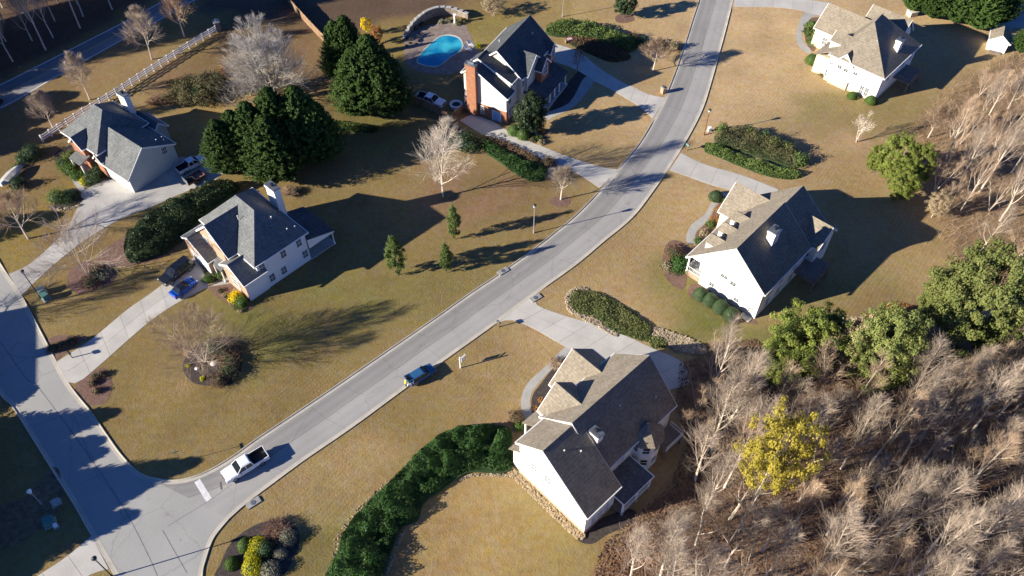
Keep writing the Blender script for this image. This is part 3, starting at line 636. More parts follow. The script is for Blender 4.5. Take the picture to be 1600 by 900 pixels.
# --- the house with the white gable beside the wood (bottom centre)
H = house('gabled_house', (0.29, 48.89), -46.46, 'white sided house with tan and black shingle roofs and white chimney beside the yellow tree')
wing(H, 'y', ((.55, 7.75), (5.0, 11.6), (12.5, 5.65)), 0, 5.2, foundation=('stone', .7))
wing(H, 'y', ((-.3, 7.0), (4.9, 11.95), (10.2, 6.6)), 4.85, 18.1, foundation=('stone', .6))
wing(H, 'x', ((10.1, 4.35), (14.2, 8.35), (18.3, 4.35)), -3.7, 1.6, wall='stucco')
wing(H, 'x', ((4.9, 7.3), (7.9, 10.45), (10.9, 7.3)), -.7, 4.2, wall='stucco')
lowroof(H, [(-2.4, 3.6, 4.1), (-2.4, 9.9, 4.1), (-.1, 9.9, 6.0), (-.1, 3.6, 6.0)], roof='shingle_tan')
MB().box((-.1, 4.9, 0), (.2, 9.9, 6.4)).build('wall', MAT['stucco'], H)
lowroof(H, [(-.9, -.15, 4.1), (-.9, 4.6, 4.1), (1.1, 4.6, 5.9), (1.1, -.15, 5.9)], roof='shingle_tan')
MB().box((-.4, .25, 0), (1.2, 4.4, 4.15)).build('wall', MAT['siding'], H)
for yy in (4.0, 6.6, 9.4): post(H, -2.1, yy, 0, 4.05)
MB().box((-2.5, 3.4, 0), (0, 10.1, .25)).build('porch_floor', MAT['walk'], H)
chimney(H, 6.35, 7.85, 5.95, 6.95, 5, 10.45)
vents(H, [(6.3, 1.9, 10.3), (7.4, 3.6, 9.5), (6.6, 11.2, 10.0), (8.3, 16.2, 8.4)])
for x, z in ((3.55, 5.2), (5.8, 5.3)): window(H, (x, 0, z), '-y', .95, 1.5)
for yy, z in ((6.0, 5.2), (8.6, 5.2)): window(H, (9.8, yy, z), '+x', 1.0, 1.6)
for yy in (5.6, 7.1, 8.7): window(H, (9.8, yy, 2.5), '+x', 1.1, 2.0)
MB().box((12.2-.35, 1.0, 3.9), (12.2, 3.6, 4.1)).build('wall_band', MAT['trim'], H)
for yy in (1.4, 2.5, 3.7): window(H, (12.15, yy, 2.0), '+x', .8, 1.4)
# bay tower at the back
def bay(H, cx, cy, r, z1, zr, n=8, roof='shingle_tan'):
    ring = [(cx + r*math.cos(R(22.5+45*k)), cy + r*math.sin(R(22.5+45*k))) for k in range(n)]
    MB().add([(x, y, 0) for x, y in ring] + [(x, y, z1) for x, y in ring], [tuple(range(n))[::-1], tuple(range(n, 2*n))] + [(k, (k+1) % n, (k+1) % n+n, k+n) for k in range(n)]).build('bay_wall', MAT['siding'], H)
    rr = [(cx + (r+.4)*math.cos(R(22.5+45*k)), cy + (r+.4)*math.sin(R(22.5+45*k))) for k in range(n)]
    MB().add([(x, y, z1-.02) for x, y in rr] + [(x, y, z1-.22) for x, y in rr] + [(cx, cy, zr)], [(k, (k+1) % n, 2*n) for k in range(n)] + [(k+n, (k+1) % n+n, (k+1) % n, k) for k in range(n)] + [tuple(range(2*n-1, n-1, -1))]).build('bay_roof', MAT[roof], H)
    for k in (6, 7, 0):
        a = R(45*k); ap = r*math.cos(R(22.5))
        for z in (1.9, 4.8):
            T = Matrix.Translation((cx+ap*math.cos(a), cy+ap*math.sin(a), z)) @ Matrix.Rotation(a+R(90), 4, 'Z')
            b = MB(); ww, hh = .85, 1.35
            for q in ((-ww/2-.08, -ww/2, -hh/2-.08, hh/2+.08), (ww/2, ww/2+.08, -hh/2-.08, hh/2+.08), (-ww/2, ww/2, hh/2, hh/2+.08), (-ww/2, ww/2, -hh/2-.1, -hh/2), (-ww/2, ww/2, -.03, .03)): b.box((q[0], -.09, q[2]), (q[1], .02, q[3]), T)
            wo = b.build('window', MAT['trim'], H); MB().box((-ww/2, -.04, -hh/2), (ww/2, .02, hh/2), T).build('pane', MAT['glass'], wo)
bay(H, 10.0, 12.9, 1.95, 6.2, 8.3)
# covered flat-roofed porch and deck behind
MB().box((9.85, 5.0, 2.95), (13.75, 10.4, 3.2)).build('porch_roof', MAT['shingle_grey'], H)
b = MB()
for q in (((9.9, 4.9, 3.2), (13.85, 5.02, 3.34)), ((13.73, 5.02, 3.2), (13.85, 10.5, 3.34)), ((9.9, 10.38, 3.2), (13.73, 10.5, 3.34))): b.box(*q)
b.build('porch_roof_edge', MAT['siding'], H)
for x, y in ((13.55, 5.2), (13.55, 7.8), (13.55, 10.2), (11.6, 5.2)): post(H, x, y, 0, 2.95)
MB().box((9.9, 5.0, .35), (13.7, 10.4, .5)).build('deck', MAT['deck'], H)
railing(H, (13.6, 5.2), (13.6, 10.2), .5, .95, 20)
MB().box((10.0, 14.6, 1.9), (12.4, 18.2, 2.05)).build('deck', MAT['deck'], H)
railing(H, (12.3, 14.7), (12.3, 18.1), 2.05, .95, 14); railing(H, (10.2, 18.1), (12.3, 18.1), 2.05, .95, 8)
for x, y in ((12.2, 14.8), (12.2, 18.0)): post(H, x, y, 0, 1.9, .16, mat='deck')
door(H, (-3.7, 12.6, 0), '-x', 2.6, 2.3, 'door_white', (4, 4), name='garage_door'); door(H, (-3.7, 15.8, 0), '-x', 2.6, 2.3, 'door_white', (4, 4), name='garage_door')
window(H, (-3.7, 14.2, 5.4), '-x', 1.0, 1.2); window(H, (-.7, 7.9, 8.4), '-x', 1.2, 1.4); door(H, (-.1, 7.4, .25), '-x', 1.2, 2.2, 'shutter', (2, 2))
# rocks heaped along the foundation of the gable

# --- the house with three dormers (right)
H = house('dormered_house', (28.21, 79.59), -43.4, 'white sided house with three dormers and four round shrubs along its gable wall')
wing(H, 'y', ((-2.85, 4.1), (4.25, 11.25), (10.2, 6.05)), 0, 11.9, walls=False)
MB().prism([(0, 0), (9.85, 0), (9.85, 6.2), (4.25, 11.1), (0, 6.75)], fn_for('y'), 0, 11.9).build('wall', MAT['siding'], H)
MB().prism([(-2.35, 4.3), (0, 4.3), (0, 6.7)], fn_for('y'), 0.002, .2).build('wall', MAT['siding'], H)
wing(H, 'y', ((-2.4, 4.4), (4.2, 10.75), (10.2, 5.9)), 11.6, 17.4)
wing(H, 'x', ((11.0, 4.0), (14.7, 7.75), (18.4, 4.0)), -4.6, 1.4, wall='stucco')
wing(H, 'x', ((12.6, 5.9), (15.4, 8.5), (18.2, 5.9)), 5.0, 10.9)
chimney(H, 5.7, 6.85, 5.3, 6.9, 6.5, 11.6)
for i, cy in enumerate((2.55, 5.75, 8.95)):       # dormers, ridge along x
    d = wing(H, 'x', ((cy-1.1, 7.2), (cy, 8.15), (cy+1.1, 7.2)), -1.2, 1.2, over=.12, rake=.12, t=.12, trim=False)
    window(H, (-1.2, cy, 6.3), '-x', .8, .9, 2, 1)
MB().box((-2.7, .15, 0), (0, 10.9, .8)).build('porch_floor', MAT['tan_brick'], H)
MB().box((-2.6, .2, .8), (0, 10.8, .86)).build('porch_deck', MAT['walk'], H)
for yy in (.25, 3.6, 7.2, 10.6): post(H, -2.5, yy, .86, 4.1, .2)
railing(H, (-2.4, .3), (-.1, .3), .86, .95, 9); railing(H, (-2.5, .3), (-2.5, 10.6), .86, .95, 36)
window(H, (3.6, 0, 4.9), '-y', 1.1, 1.3, 2, 2, blind=True); window(H, (5.2, 0, 4.6), '-y', .9, 1.5, 2, 2, blind=True)
window(H, (8.9, 0, 1.35), '-y', .8, .8, 3, 2); window(H, (2.1, 0, 1.9), '-y', .8, 1.5, 2, 2, blind=True); window(H, (6.4, 0, 1.9), '-y', .8, 1.4, 2, 2, blind=True)
T = Matrix.Identity(4)
for yy in (2.5, 5.5, 9.0): window(H, (9.85, yy, 4.4), '+x', 1.0, 1.5); window(H, (9.85, yy, 1.7), '+x', 1.0, 1.6)
window(H, (10.9, 15.4, 4.3), '+x', 1.3, 1.6); window(H, (9.6, 13.0, 4.0), '-y', .9, 1.3); window(H, (0, 3.6, 2.4), '-x', 1.0, 1.7); window(H, (0, 7.6, 2.4), '-x', 1.0, 1.7); door(H, (0, 5.6, .86), '-x', 1.1, 2.2, 'door_blue', (2, 2))
MB().box((9.9, 9.5, 2.4), (13.4, 14.5, 2.56)).build('deck', MAT['deck'], H)
for x, y in ((13.2, 9.7), (13.2, 12.0), (13.2, 14.3)): post(H, x, y, 0, 2.4, .16, mat='deck')
railing(H, (13.3, 9.6), (13.3, 14.4), 2.56, .95, 18, 'deck'); railing(H, (9.9, 9.6), (13.3, 9.6), 2.56, .95, 12, 'deck')
door(H, (-4.6, 13.0, 0), '-x', 2.6, 2.3, 'door_white', (4, 4), name='garage_door'); door(H, (-4.6, 16.3, 0), '-x', 2.6, 2.3, 'door_white', (4, 4), name='garage_door')
MB().box((8.0, -1.2, -.05), (9.6, 0, .12)).build('stoop', MAT['walk'], H)

# --- the house at the upper right
H = house('hip_roofed_house', (59.49, 130.37), -43.34, 'cream and white house with tan hipped roof near the small white shed')
r = hip(H, -.5, 10.6, -.35, 14.2, 5.6, (3.3, 6.2, 10.9), (3.0, 9.6, 10.9), foundation=('stucco', .5))
wing(H, 'y', ((.9, 4.9), (2.75, 7.1), (4.7, 4.9)), -.02, 3.0, rake=.28, over=.1)
wing(H, 'x', ((7.9, 4.0), (11.6, 7.7), (15.3, 4.0)), -7.7, 1.0, wall='stucco')
lowroof(H, [(-3.5, .3, 3.9), (-3.5, 8.2, 3.9), (.2, 8.2, 6.6), (.2, .3, 6.2)], roof='shingle_tan')
MB().box((-3.1, .75, 0), (0, 8.2, 3.95)).build('wall', MAT['stucco'], H)
wing(H, 'x', ((2.2, 6.6), (3.9, 7.9), (5.6, 6.6)), -1.9, 1.6, rake=.2, over=.2, t=.14); window(H, (-1.9, 3.9, 6.2), '-x', 1.0, .9)
wing(H, 'x', ((11.5, 5.2), (15.0, 8.9), (18.5, 5.2)), -.5, 6.8)
chimney(H, 8.0, 8.95, 6.8, 8.3, 3, 9.0)
vents(H, [(5.6, 4.0, 8.7)])
window(H, (2.1, -.02, 4.2), '-y', .8, 1.3, 2, 2, blind=True); window(H, (3.4, -.02, 4.1), '-y', .8, 1.3, 2, 2, blind=True); window(H, (5.25, .05, 4.2), '-y', .8, 1.2, 2, 2, blind=True)
for x in (7.35, 8.35): window(H, (x, .05, 1.3), '-y', .7, 1.7, 2, 3)
window(H, (.4, .05, 4.0), '-y', .6, .9, 2, 2, blind=True); window(H, (.0, .05, 1.6), '-y', .35, 1.2, 1, 2)
MB().box((.9, -.35, 0), (4.6, .05, 1.6)).build('foundation', MAT['stucco'], H)
door(H, (-3.1, 4.6, 0), '-x', 1.2, 2.2, 'shutter', (2, 2)); window(H, (-3.1, 2.4, 2.2), '-x', 1.0, 1.5); window(H, (-3.1, 6.6, 2.2), '-x', 1.0, 1.5)
window(H, (-5.2, 8.3, 2.0), '-y', .9, 1.4); door(H, (-7.7, 10.0, 0), '-x', 2.6, 2.3, 'door_white', (4, 4), name='garage_door'); door(H, (-7.7, 13.2, 0), '-x', 2.6, 2.3, 'door_white', (4, 4), name='garage_door')
MB().box((10.2, 6.0, 2.3), (13.4, 11.5, 2.45)).build('deck', MAT['deck'], H)
for x, y in ((13.2, 6.2), (13.2, 8.8), (13.2, 11.3)): post(H, x, y, 0, 2.3, .16, mat='deck')
railing(H, (13.3, 6.1), (13.3, 11.4), 2.45, .95, 18, 'deck'); railing(H, (10.3, 6.1), (13.3, 6.1), 2.45, .95, 12, 'deck')
for yy in (3.0, 9.0, 12.0): window(H, (10.2, yy, 4.0), '+x', 1.0, 1.5)

# --- the house with the dark hipped roof (left of centre)
H = house('dark_hip_roofed_house', (-38.68, 76.14), 46.86, 'pale sided house with black hipped roof, white chimney and lean-to porch behind parked cars')
hip(H, 2.1, 11.65, -.2, 13.8, 6.05, (7.0, 4.9, 10.6), (7.0, 9.5, 10.6), wall='siding_blue', roof='shingle_grey')
wing(H, 'x', ((4.0, 6.0), (8.2, 9.9), (12.4, 6.0)), .8, 6.2, wall='tan_brick', roof='shingle_grey')
wing(H, 'x', ((8.1, 3.2), (12.4, 5.6), (14.7, 4.2)), -1.0, 2.6, wall='tan_brick', roof='shingle_grey', rake=.2)
wing(H, 'x', ((-.35, 4.05), (2.8, 6.3), (5.95, 4.05)), -.1, 3.4, wall='siding_blue', roof='shingle_grey', rake=.3)
MB().box((-.13, .05, 0), (-.10, 5.5, 4.2)).build('brick_front', MAT['tan_brick'], H)
MB().box((.6, 5.4, 0), (2.5, 8.2, 5.9)).build('wall', MAT['tan_brick'], H)
lowroof(H, [(-.7, 5.6, 2.9), (-.7, 8.0, 2.9), (.7, 8.0, 3.5), (.7, 5.6, 3.5)], roof='shingle_grey')
MB().box((-.6, 5.8, 0), (.6, 8.0, .2)).build('stoop', MAT['walk'], H)
chimney(H, 11.45, 12.55, 6.4, 8.6, 0, 10.2)
vents(H, [(5.0, 6.6, 9.3), (8.4, 3.2, 9.0), (9.3, 1.2, 7.2), (10.5, 1.0, 7.0)])
lowroof(H, [(11.3, -.1, 4.6), (16.1, -.1, 3.0), (16.1, 7.5, 3.0), (11.3, 7.5, 4.6)], roof='shingle_dark')
MB().add([(11.3, -.12, 4.44), (16.1, -.12, 2.84), (16.1, -.12, 2.64), (11.3, -.12, 2.64), (11.3, -.04, 4.44), (16.1, -.04, 2.84), (16.1, -.04, 2.64), (11.3, -.04, 2.64)], [(0,1,2,3),(7,6,5,4),(0,4,5,1),(1,5,6,2),(2,6,7,3),(3,7,4,0)]).build('porch_gable', MAT['trim'], H)
for y in (0.1, 3.7, 7.3): post(H, 15.8, y, 0, 2.85, .16)
MB().box((11.3, 0, 0), (16, 7.4, .2)).build('porch_floor', MAT['walk'], H)
for x, z in ((3.35, 4.7), (7.1, 4.6), (10.0, 4.7), (10.5, 1.85), (6.4, 1.5), (4.3, 1.6)): window(H, (x, .2, z), '-y', .9, 1.4, 2, 2)
window(H, (.8, 8.2, 7.4), '-x', 1.0, 1.5); window(H, (.8, 10.6, 4.8), '-x', 1.0, 1.5); window(H, (-.13, 2.8, 2.2), '-x', 1.8, 1.7, 4, 2); window(H, (.8, 6.0, 4.6), '-x', .8, 1.3)
door(H, (.6, 6.9, .2), '-x', 1.1, 2.2, 'shutter', (2, 2)); door(H, (-1.0, 11.0, 0), '-x', 4.6, 2.2, 'door_white', (8, 4), name='garage_door')
for y in (5.9, 7.9): post(H, -.5, y, .2, 2.9, .16)

# --- the house with the brick chimney by the pool
H = house('brick_chimney_house', (-8.58, 121.17), -28.4, 'cream sided house with tall orange brick chimney and dark roof beside the swimming pool')
wing(H, 'y', ((-.35, 8.3), (2.0, 10.0), (9.0, 5.75)), 0, 2.3, wall='siding_cream', roof='shingle_dark', rake=.2)
MB().box((-.03, -.06, -.1), (8.64, 2.3, 2.75)).build('foundation', MAT['brick'], H)
MB().box((-.06, -.09, 2.75), (8.68, 2.3, 2.95)).build('water_table', MAT['trim'], H)
wing(H, 'y', ((-.35, 8.6), (1.8, 10.4), (8.6, 7.4)), 2.25, 4.9, wall='siding_cream', roof='shingle_dark', rake=.15)
wing(H, 'y', ((-.6, 7.3), (4.35, 11.35), (9.4, 7.0)), 4.75, 16.8, wall='siding_cream', roof='shingle_dark')
wing(H, 'x', ((5.6, 7.0), (8.8, 9.75), (12.0, 7.0)), 5.4, 9.6, wall='siding_grey', roof='shingle_dark')
wing(H, 'x', ((8.7, 6.5), (10.6, 8.5), (12.5, 6.5)), 8.6, 10.9, wall='brick', roof='shingle_dark', rake=.2); window(H, (10.9, 10.6, 5.9), '+x', 1.3, 1.7, 2, 2)
wing(H, 'x', ((14.2, 6.6), (15.6, 8.2), (17.0, 6.6)), 6.5, 9.9, wall='brick', roof='shingle_dark', rake=.2); window(H, (9.9, 15.6, 5.8), '+x', 1.2, 1.6, 2, 2)
b = lowroof(H, [(8.9, 6.5, 4.5), (13.2, 6.5, 3.0), (13.3, 15.6, 3.0), (8.9, 15.6, 4.5)], roof='shingle_dark')
lowroof(H, [(8.4, 6.5, 4.2), (8.4, 5.6, 3.4), (13.2, 6.4, 2.96)], roof='shingle_dark')
MB().box((12.75, 6.6, 2.6), (13.05, 15.5, 2.86)).build('porch_beam', MAT['trim'], H)
for y in (7.0, 8.8, 10.7, 12.6, 15.2): post(H, 12.9, y, .4, 2.62, .22)
MB().box((8.9, 6.4, 0), (13.3, 15.6, .4)).build('porch_floor', MAT['walk'], H)
o = MB().box((.95, -.75, -.1), (2.85, .05, 10.7)).box((.85, -.85, 10.25), (2.95, .15, 10.55)).build('chimney', MAT['brick'], H)
MB().box((.80, -.9, 10.7), (3.0, .2, 10.95)).box((1.3, -.5, 10.95), (2.5, -.1, 11.25)).build('chimney_cap', MAT['cap'], o)
door(H, (6.65, -.06, 0), '-y', 1.55, 2.05, 'door_blue', (2, 1)); window(H, (.35, -.06, 1.4), '-y', .45, 1.4, 1, 2); window(H, (3.7, -.06, 1.5), '-y', .6, 1.5, 1, 2)
window(H, (8.62, 1.2, 4.6), '+x', .9, 1.6, 2, 2); window(H, (8.2, 3.5, 6.6), '+x', .8, 1.2, 2, 2); window(H, (9.0, 5.4, 5.6), '+x', .9, 1.4, 2, 2); window(H, (8.66, 1.2, 1.7), '+x', .9, 1.4, 2, 2)
for y in (8.0, 13.4): window(H, (9.02, y, 2.0), '+x', 1.0, 1.6)
door(H, (9.02, 10.6, .4), '+x', 1.1, 2.1, 'shutter', (2, 2))
MB().box((-4.2, 6.5, 2.0), (-.3, 12.2, 2.15)).build('deck', MAT['deck'], H)
railing(H, (-4.1, 6.6), (-4.1, 12.1), 2.15, .95, 18, 'deck'); railing(H, (-4.1, 6.6), (-.4, 6.6), 2.15, .95, 12, 'deck')
for x, y in ((-4.0, 6.7), (-4.0, 12.0), (-2.2, 6.7)): post(H, x, y, 0, 2.0, .16, mat='deck')
vents(H, [(2.0, 9.5, 9.4), (6.3, 14.2, 9.6)])

# --- the house at the far left by the white rail fence
H = house('grey_roofed_house', (-62.81, 99.18), 53.49, 'pale green sided house with grey roof and white chimney below the white rail fence')
wing(H, 'y', ((-.3, 3.15), (4.1, 7.2), (9.8, 4.2)), 0, 8.0, wall='siding_grey', roof='shingle_grey', over=.35)
hip(H, -.2, 10.1, 6.9, 16.9, 4.9, (5.2, 10.3, 9.2), (5.2, 12.6, 9.2), wall='brick', roof='shingle_grey')
wing(H, 'x', ((9.9, 4.9), (11.8, 6.7), (13.7, 4.9)), -.7, 2.2, wall='brick', roof='shingle_grey')
wing(H, 'x', ((6.2, 3.6), (7.4, 4.9), (8.6, 3.6)), -.3, 2.0, wall='brick', roof='shingle_grey', rake=.15)
lowroof(H, [(-2.5, 9.7, 2.75), (-2.5, 12.9, 2.75), (-.3, 12.9, 3.3), (-.3, 9.7, 3.3)], roof='shingle_grey')
for x, y in ((-2.3, 9.9), (-2.3, 12.7)): post(H, x, y, 0, 2.7, .2)
MB().box((-2.6, 9.6, 0), (0, 13.0, .2)).build('stoop', MAT['walk'], H)
wing(H, 'y', ((9.4, 3.4), (11.0, 5.0), (12.6, 3.4)), 5.7, 11.0, wall='siding_grey', roof='shingle_grey', rake=.2)
chimney(H, 9.7, 10.7, 11.0, 12.9, 0, 8.6)
window(H, (7.6, 0, 4.0), '-y', .95, 1.3, 3, 2)
vents(H, [(7.6, 1.3, 5.3), (8.7, 1.0, 4.7), (9.0, 2.0, 4.6)])
door(H, (.05, 1.9, 0), '-x', 2.6, 2.2, 'door_white', (4, 4), name='garage_door'); door(H, (.05, 5.0, 0), '-x', 2.6, 2.2, 'door_white', (4, 4), name='garage_door')
door(H, (.2, 11.3, .2), '-x', 1.1, 2.1, 'shutter', (2, 2)); window(H, (.2, 8.8, 2.2), '-x', 1.0, 1.6, shutters=True); window(H, (.2, 15.0, 2.2), '-x', 1.0, 1.6, shutters=True)

# --- garden shed
H = empty('garden_shed', P(1540, 77), R(-26), 'small white shed with brown roof at the edge of the driveway in the far corner', 'shed')
wing(H, 'y', ((-.25, 2.3), (1.7, 3.7), (3.65, 2.3)), 0, 3.2, wall='siding', roof='shingle_tan', over=.25, rake=.2)
door(H, (1.7, 0, 0), '-y', 1.4, 1.9, 'door_white', (2, 1)); MB().box((.6, -.9, 0), (2.8, -.05, .18)).build('ramp', MAT['deck'], H); window(H, (3.4, 1.6, 1.4), '+x', .6, .7, 2, 1)
sheet('driveway_apron', [P(*p) for p in ((1545,46),(1575,20),(1640,8),(1640,40),(1585,44),(1560,58))], .012, MAT['old_concrete'])
# --- a neighbour's house that stands beyond the left edge and throws its shadow over the side road
H = empty('neighbour_house', (-95, 52, 0), R(20), 'brick house outside the left edge whose shadow falls across the side road', 'house')
wing(H, 'y', ((-.4, 5.6), (5.5, 9.6), (11.4, 5.6)), 0, 14, wall='brick', roof='shingle_grey'); chimney(H, 9.8, 10.9, 4, 5.6, 5, 10.5)
window(H, (11.0, 3, 3.6), '+x', 1, 1.5); window(H, (11.0, 7, 3.6), '+x', 1, 1.5); door(H, (11.0, 10, 0), '+x', 1.1, 2.1, 'door_white', (2, 2))
# ------------------------------------------------------------------ vegetation builders
def unit(n):
    v = RNG.normal(size=(n, 3)); return v / np.linalg.norm(v, axis=1)[:, None]
def cards(cen, nrm, size, aspect=1.0, jit=.6):
    """leaf quads at cen facing about nrm"""
    n = len(cen); nn = nrm + jit * unit(n); nn /= np.linalg.norm(nn, axis=1)[:, None] + 1e-9
    a = np.cross(nn, unit(n)); a /= np.linalg.norm(a, axis=1)[:, None] + 1e-9; b = np.cross(nn, a)
    s = (size * RNG.uniform(.6, 1.4, n))[:, None] * .5
    V = np.empty((n, 4, 3)); sa, sb = a*s*aspect, b*s
    V[:, 0] = cen - sa; V[:, 1] = cen - sb*.8; V[:, 2] = cen + sa; V[:, 3] = cen + sb*.8     # a pointed leaf
    return V.reshape(-1, 3)
def branches(segs, n=3):
    """segs: list of (p0,p1,r0,r1) -> prism vertices, loose quads"""
    p0 = np.array([s[0] for s in segs]); p1 = np.array([s[1] for s in segs]); r0 = np.array([s[2] for s in segs]); r1 = np.array([s[3] for s in segs])
    d = p1 - p0; d /= np.linalg.norm(d, axis=1)[:, None] + 1e-9
    ref = np.where(np.abs(d[:, 2:3]) > .9, np.array([[1., 0, 0]]), np.array([[0, 0, 1.]]))
    a = np.cross(d, ref); a /= np.linalg.norm(a, axis=1)[:, None] + 1e-9; b = np.cross(d, a)
    Q = np.empty((len(segs), n, 4, 3))
    for k in range(n):
        t0, t1 = 6.28318*k/n, 6.28318*(k+1)/n
        u0 = a*math.cos(t0) + b*math.sin(t0); u1 = a*math.cos(t1) + b*math.sin(t1)
        Q[:, k, 0] = p0 + u0*r0[:, None]; Q[:, k, 1] = p0 + u1*r0[:, None]; Q[:, k, 2] = p1 + u1*r1[:, None]; Q[:, k, 3] = p1 + u0*r1[:, None]
    return Q.reshape(-1, 3)
def grow(rnd, H, spread=.5, trunk=.3, stems=1, fork=.3, limbs=9, subs=6, twigs=7, up=.55, wob=.07, rt=None, thin=1.0, top=1.0):
    """skeleton of a leafless tree: (thick segments, fine segments)"""
    thick, fine = [], []; rt = rt or H*.017
    def vec(*a): return np.array(a, float)
    def stroke(p, d, L, r0, r1, n, lift, dest, wobble):
        pts = [(p.copy(), r0)]
        for i in range(n):
            d = d + np.array([rnd.gauss(0, wobble), rnd.gauss(0, wobble), rnd.gauss(0, wobble) + lift]); d /= np.linalg.norm(d)
            q = p + d*L/n; ra = r0 + (r1-r0)*i/n; rb = r0 + (r1-r0)*(i+1)/n
            dest.append((p, q, ra, rb)); p = q; pts.append((p.copy(), rb))
        return pts, d
    def side(d, ang, az):
        ref = vec(0, 0, 1) if abs(d[2]) < .95 else vec(1, 0, 0)
        a = np.cross(d, ref); a /= np.linalg.norm(a); b = np.cross(d, a)
        return d*math.cos(ang) + (a*math.cos(az) + b*math.sin(az))*math.sin(ang)
    def at(pts, t):
        x = t*(len(pts)-1); i = min(int(x), len(pts)-2); f = x-i
        return pts[i][0]*(1-f) + pts[i+1][0]*f, pts[i][1]*(1-f) + pts[i+1][1]*f
    for s in range(stems):
        az0 = 6.283*s/max(stems, 1) + rnd.uniform(0, .8); lean = .05 if stems == 1 else rnd.uniform(.18, .42)
        d = vec(math.cos(az0)*lean, math.sin(az0)*lean, 1); d /= np.linalg.norm(d); h = H*rnd.uniform(.85, 1.0)*top
        tp, _ = stroke(vec(0, 0, -.1), d, h, rt if stems == 1 else rt*.7, rt*.12, 8, .0, thick, wob*.45)
        nl = limbs if stems == 1 else max(3, int(limbs*.6))
        for i in range(nl):
            t = fork + (.97-fork)*(i+rnd.random()*.7)/nl; p, r = at(tp, min(t, .99))
            ang = (1.15 - .55*t)*spread*2.0*rnd.uniform(.75, 1.2); L = H*(1.10-t)*rnd.uniform(.45, .68)*(.55+.7*spread)
            lp, _ = stroke(p, side(d, ang, i*2.4+rnd.uniform(-.5, .5)), L, max(.022, r*.5), .012*thin, 6, up*.16, thick, wob)
            for j in range(subs):
                t2 = .18 + .8*(j+rnd.random()*.8)/subs; q, r2 = at(lp, min(t2, .99)); dd = lp[min(5, int(t2*6))+1][0]-lp[min(5, int(t2*6))][0]; dd = dd/np.linalg.norm(dd)
                L2 = L*(1.15-t2)*rnd.uniform(.42, .68) + .4
                sp, _ = stroke(q, side(dd, rnd.uniform(.35, .75), rnd.uniform(0, 6.283)), L2, max(.013, r2*.42)*thin, .008*thin, 3, up*.12, fine, wob*1.1)
                for k in range(twigs):
                    t3 = .1 + .9*(k+rnd.random())/twigs; w_, r3 = at(sp, min(t3, .99)); de = sp[min(2, int(t3*3))+1][0]-sp[min(2, int(t3*3))][0]; de = de/np.linalg.norm(de)
                    stroke(w_, side(de, rnd.uniform(.3, .75), rnd.uniform(0, 6.283)), L2*rnd.uniform(.4, .75)+.2, .011*thin, .006*thin, 2, up*.06, fine, wob*1.2)
    return thick, fine
def bare_tree(name, seed, bark='bark_grey', twig='twig_grey', **kw):
    """Empty with two parts, trunk and crown, at unit placement"""
    rnd = random.Random(seed); th, fi = grow(rnd, **kw)
    o = empty(name)
    a = np_mesh('trunk', branches(th, 5), 4, MAT[bark]); link('trunk', a, o)
    b = np_mesh('crown', branches(fi, 3), 4, MAT[twig]); link('crown', b, o)
    return o
def trunk_mesh(h, r, mat='bark_brown', lean=0.0, limbs=0, rnd=None, reach=1.0):
    segs = []; p = np.array([0, 0, -.1]); n = 6
    for i in range(n):
        q = p + np.array([random.gauss(0, .03*h/n)+lean*h/n, random.gauss(0, .03*h/n), h/n]); segs.append((p, q, r*(1-i/n*.8), r*(1-(i+1)/n*.8))); p = q
    for k in range(limbs):
        t = random.uniform(.3, .95); s = segs[min(n-1, int(t*n))][0]; az = 6.283*k/limbs+random.random()
        e = s + np.array([math.cos(az), math.sin(az), random.uniform(.2, .7)])*reach*(1.15-t); segs.append((s, e, r*.4*(1.1-t)+.02, .02))
    return np_mesh('trunk', branches(segs, 5), 4, MAT[mat])
def conifer(name, h, r, mat='leaf_conifer', nb=170, per=42, leaf=.125, base=.02, power=.72, ragged=.28, droop=.45):
    """cone of layered boughs, each bough a spray of small leaf quads"""
    o = empty(name); link('trunk', trunk_mesh(h*.97, r*.06+.08), o)
    t = base + (1-base)*np.sort(RNG.random(nb))**1.15; az = np.arange(nb)*2.39996 + RNG.uniform(-.4, .4, nb)
    L = r*np.clip((1-t), 0, 1)**power*RNG.uniform(1-ragged, 1+ragged, nb) + .15
    L *= np.clip((t-base)/.08+.55, .55, 1)
    bi = np.repeat(np.arange(nb), per); n = len(bi); s = RNG.random(n)**.55
    dirx, diry = np.cos(az[bi]), np.sin(az[bi]); wid = (.06+.11*L[bi])*(1.05-s*.85)
    off = RNG.normal(size=n)*wid*.8
    x = dirx*L[bi]*s - diry*off; y = diry*L[bi]*s + dirx*off
    z = t[bi]*h + L[bi]*s*(.35+droop) + RNG.normal(size=n)*.09*(.5+L[bi]*.22)
    cen = np.stack([x, y, np.clip(z, .15, h*1.02)], 1); nrm = np.stack([dirx*.7, diry*.7, np.full(n, .75)], 1)
    link('crown', np_mesh('crown', cards(cen, nrm, leaf, 1.9, .8), 4, MAT[mat]), o); return o
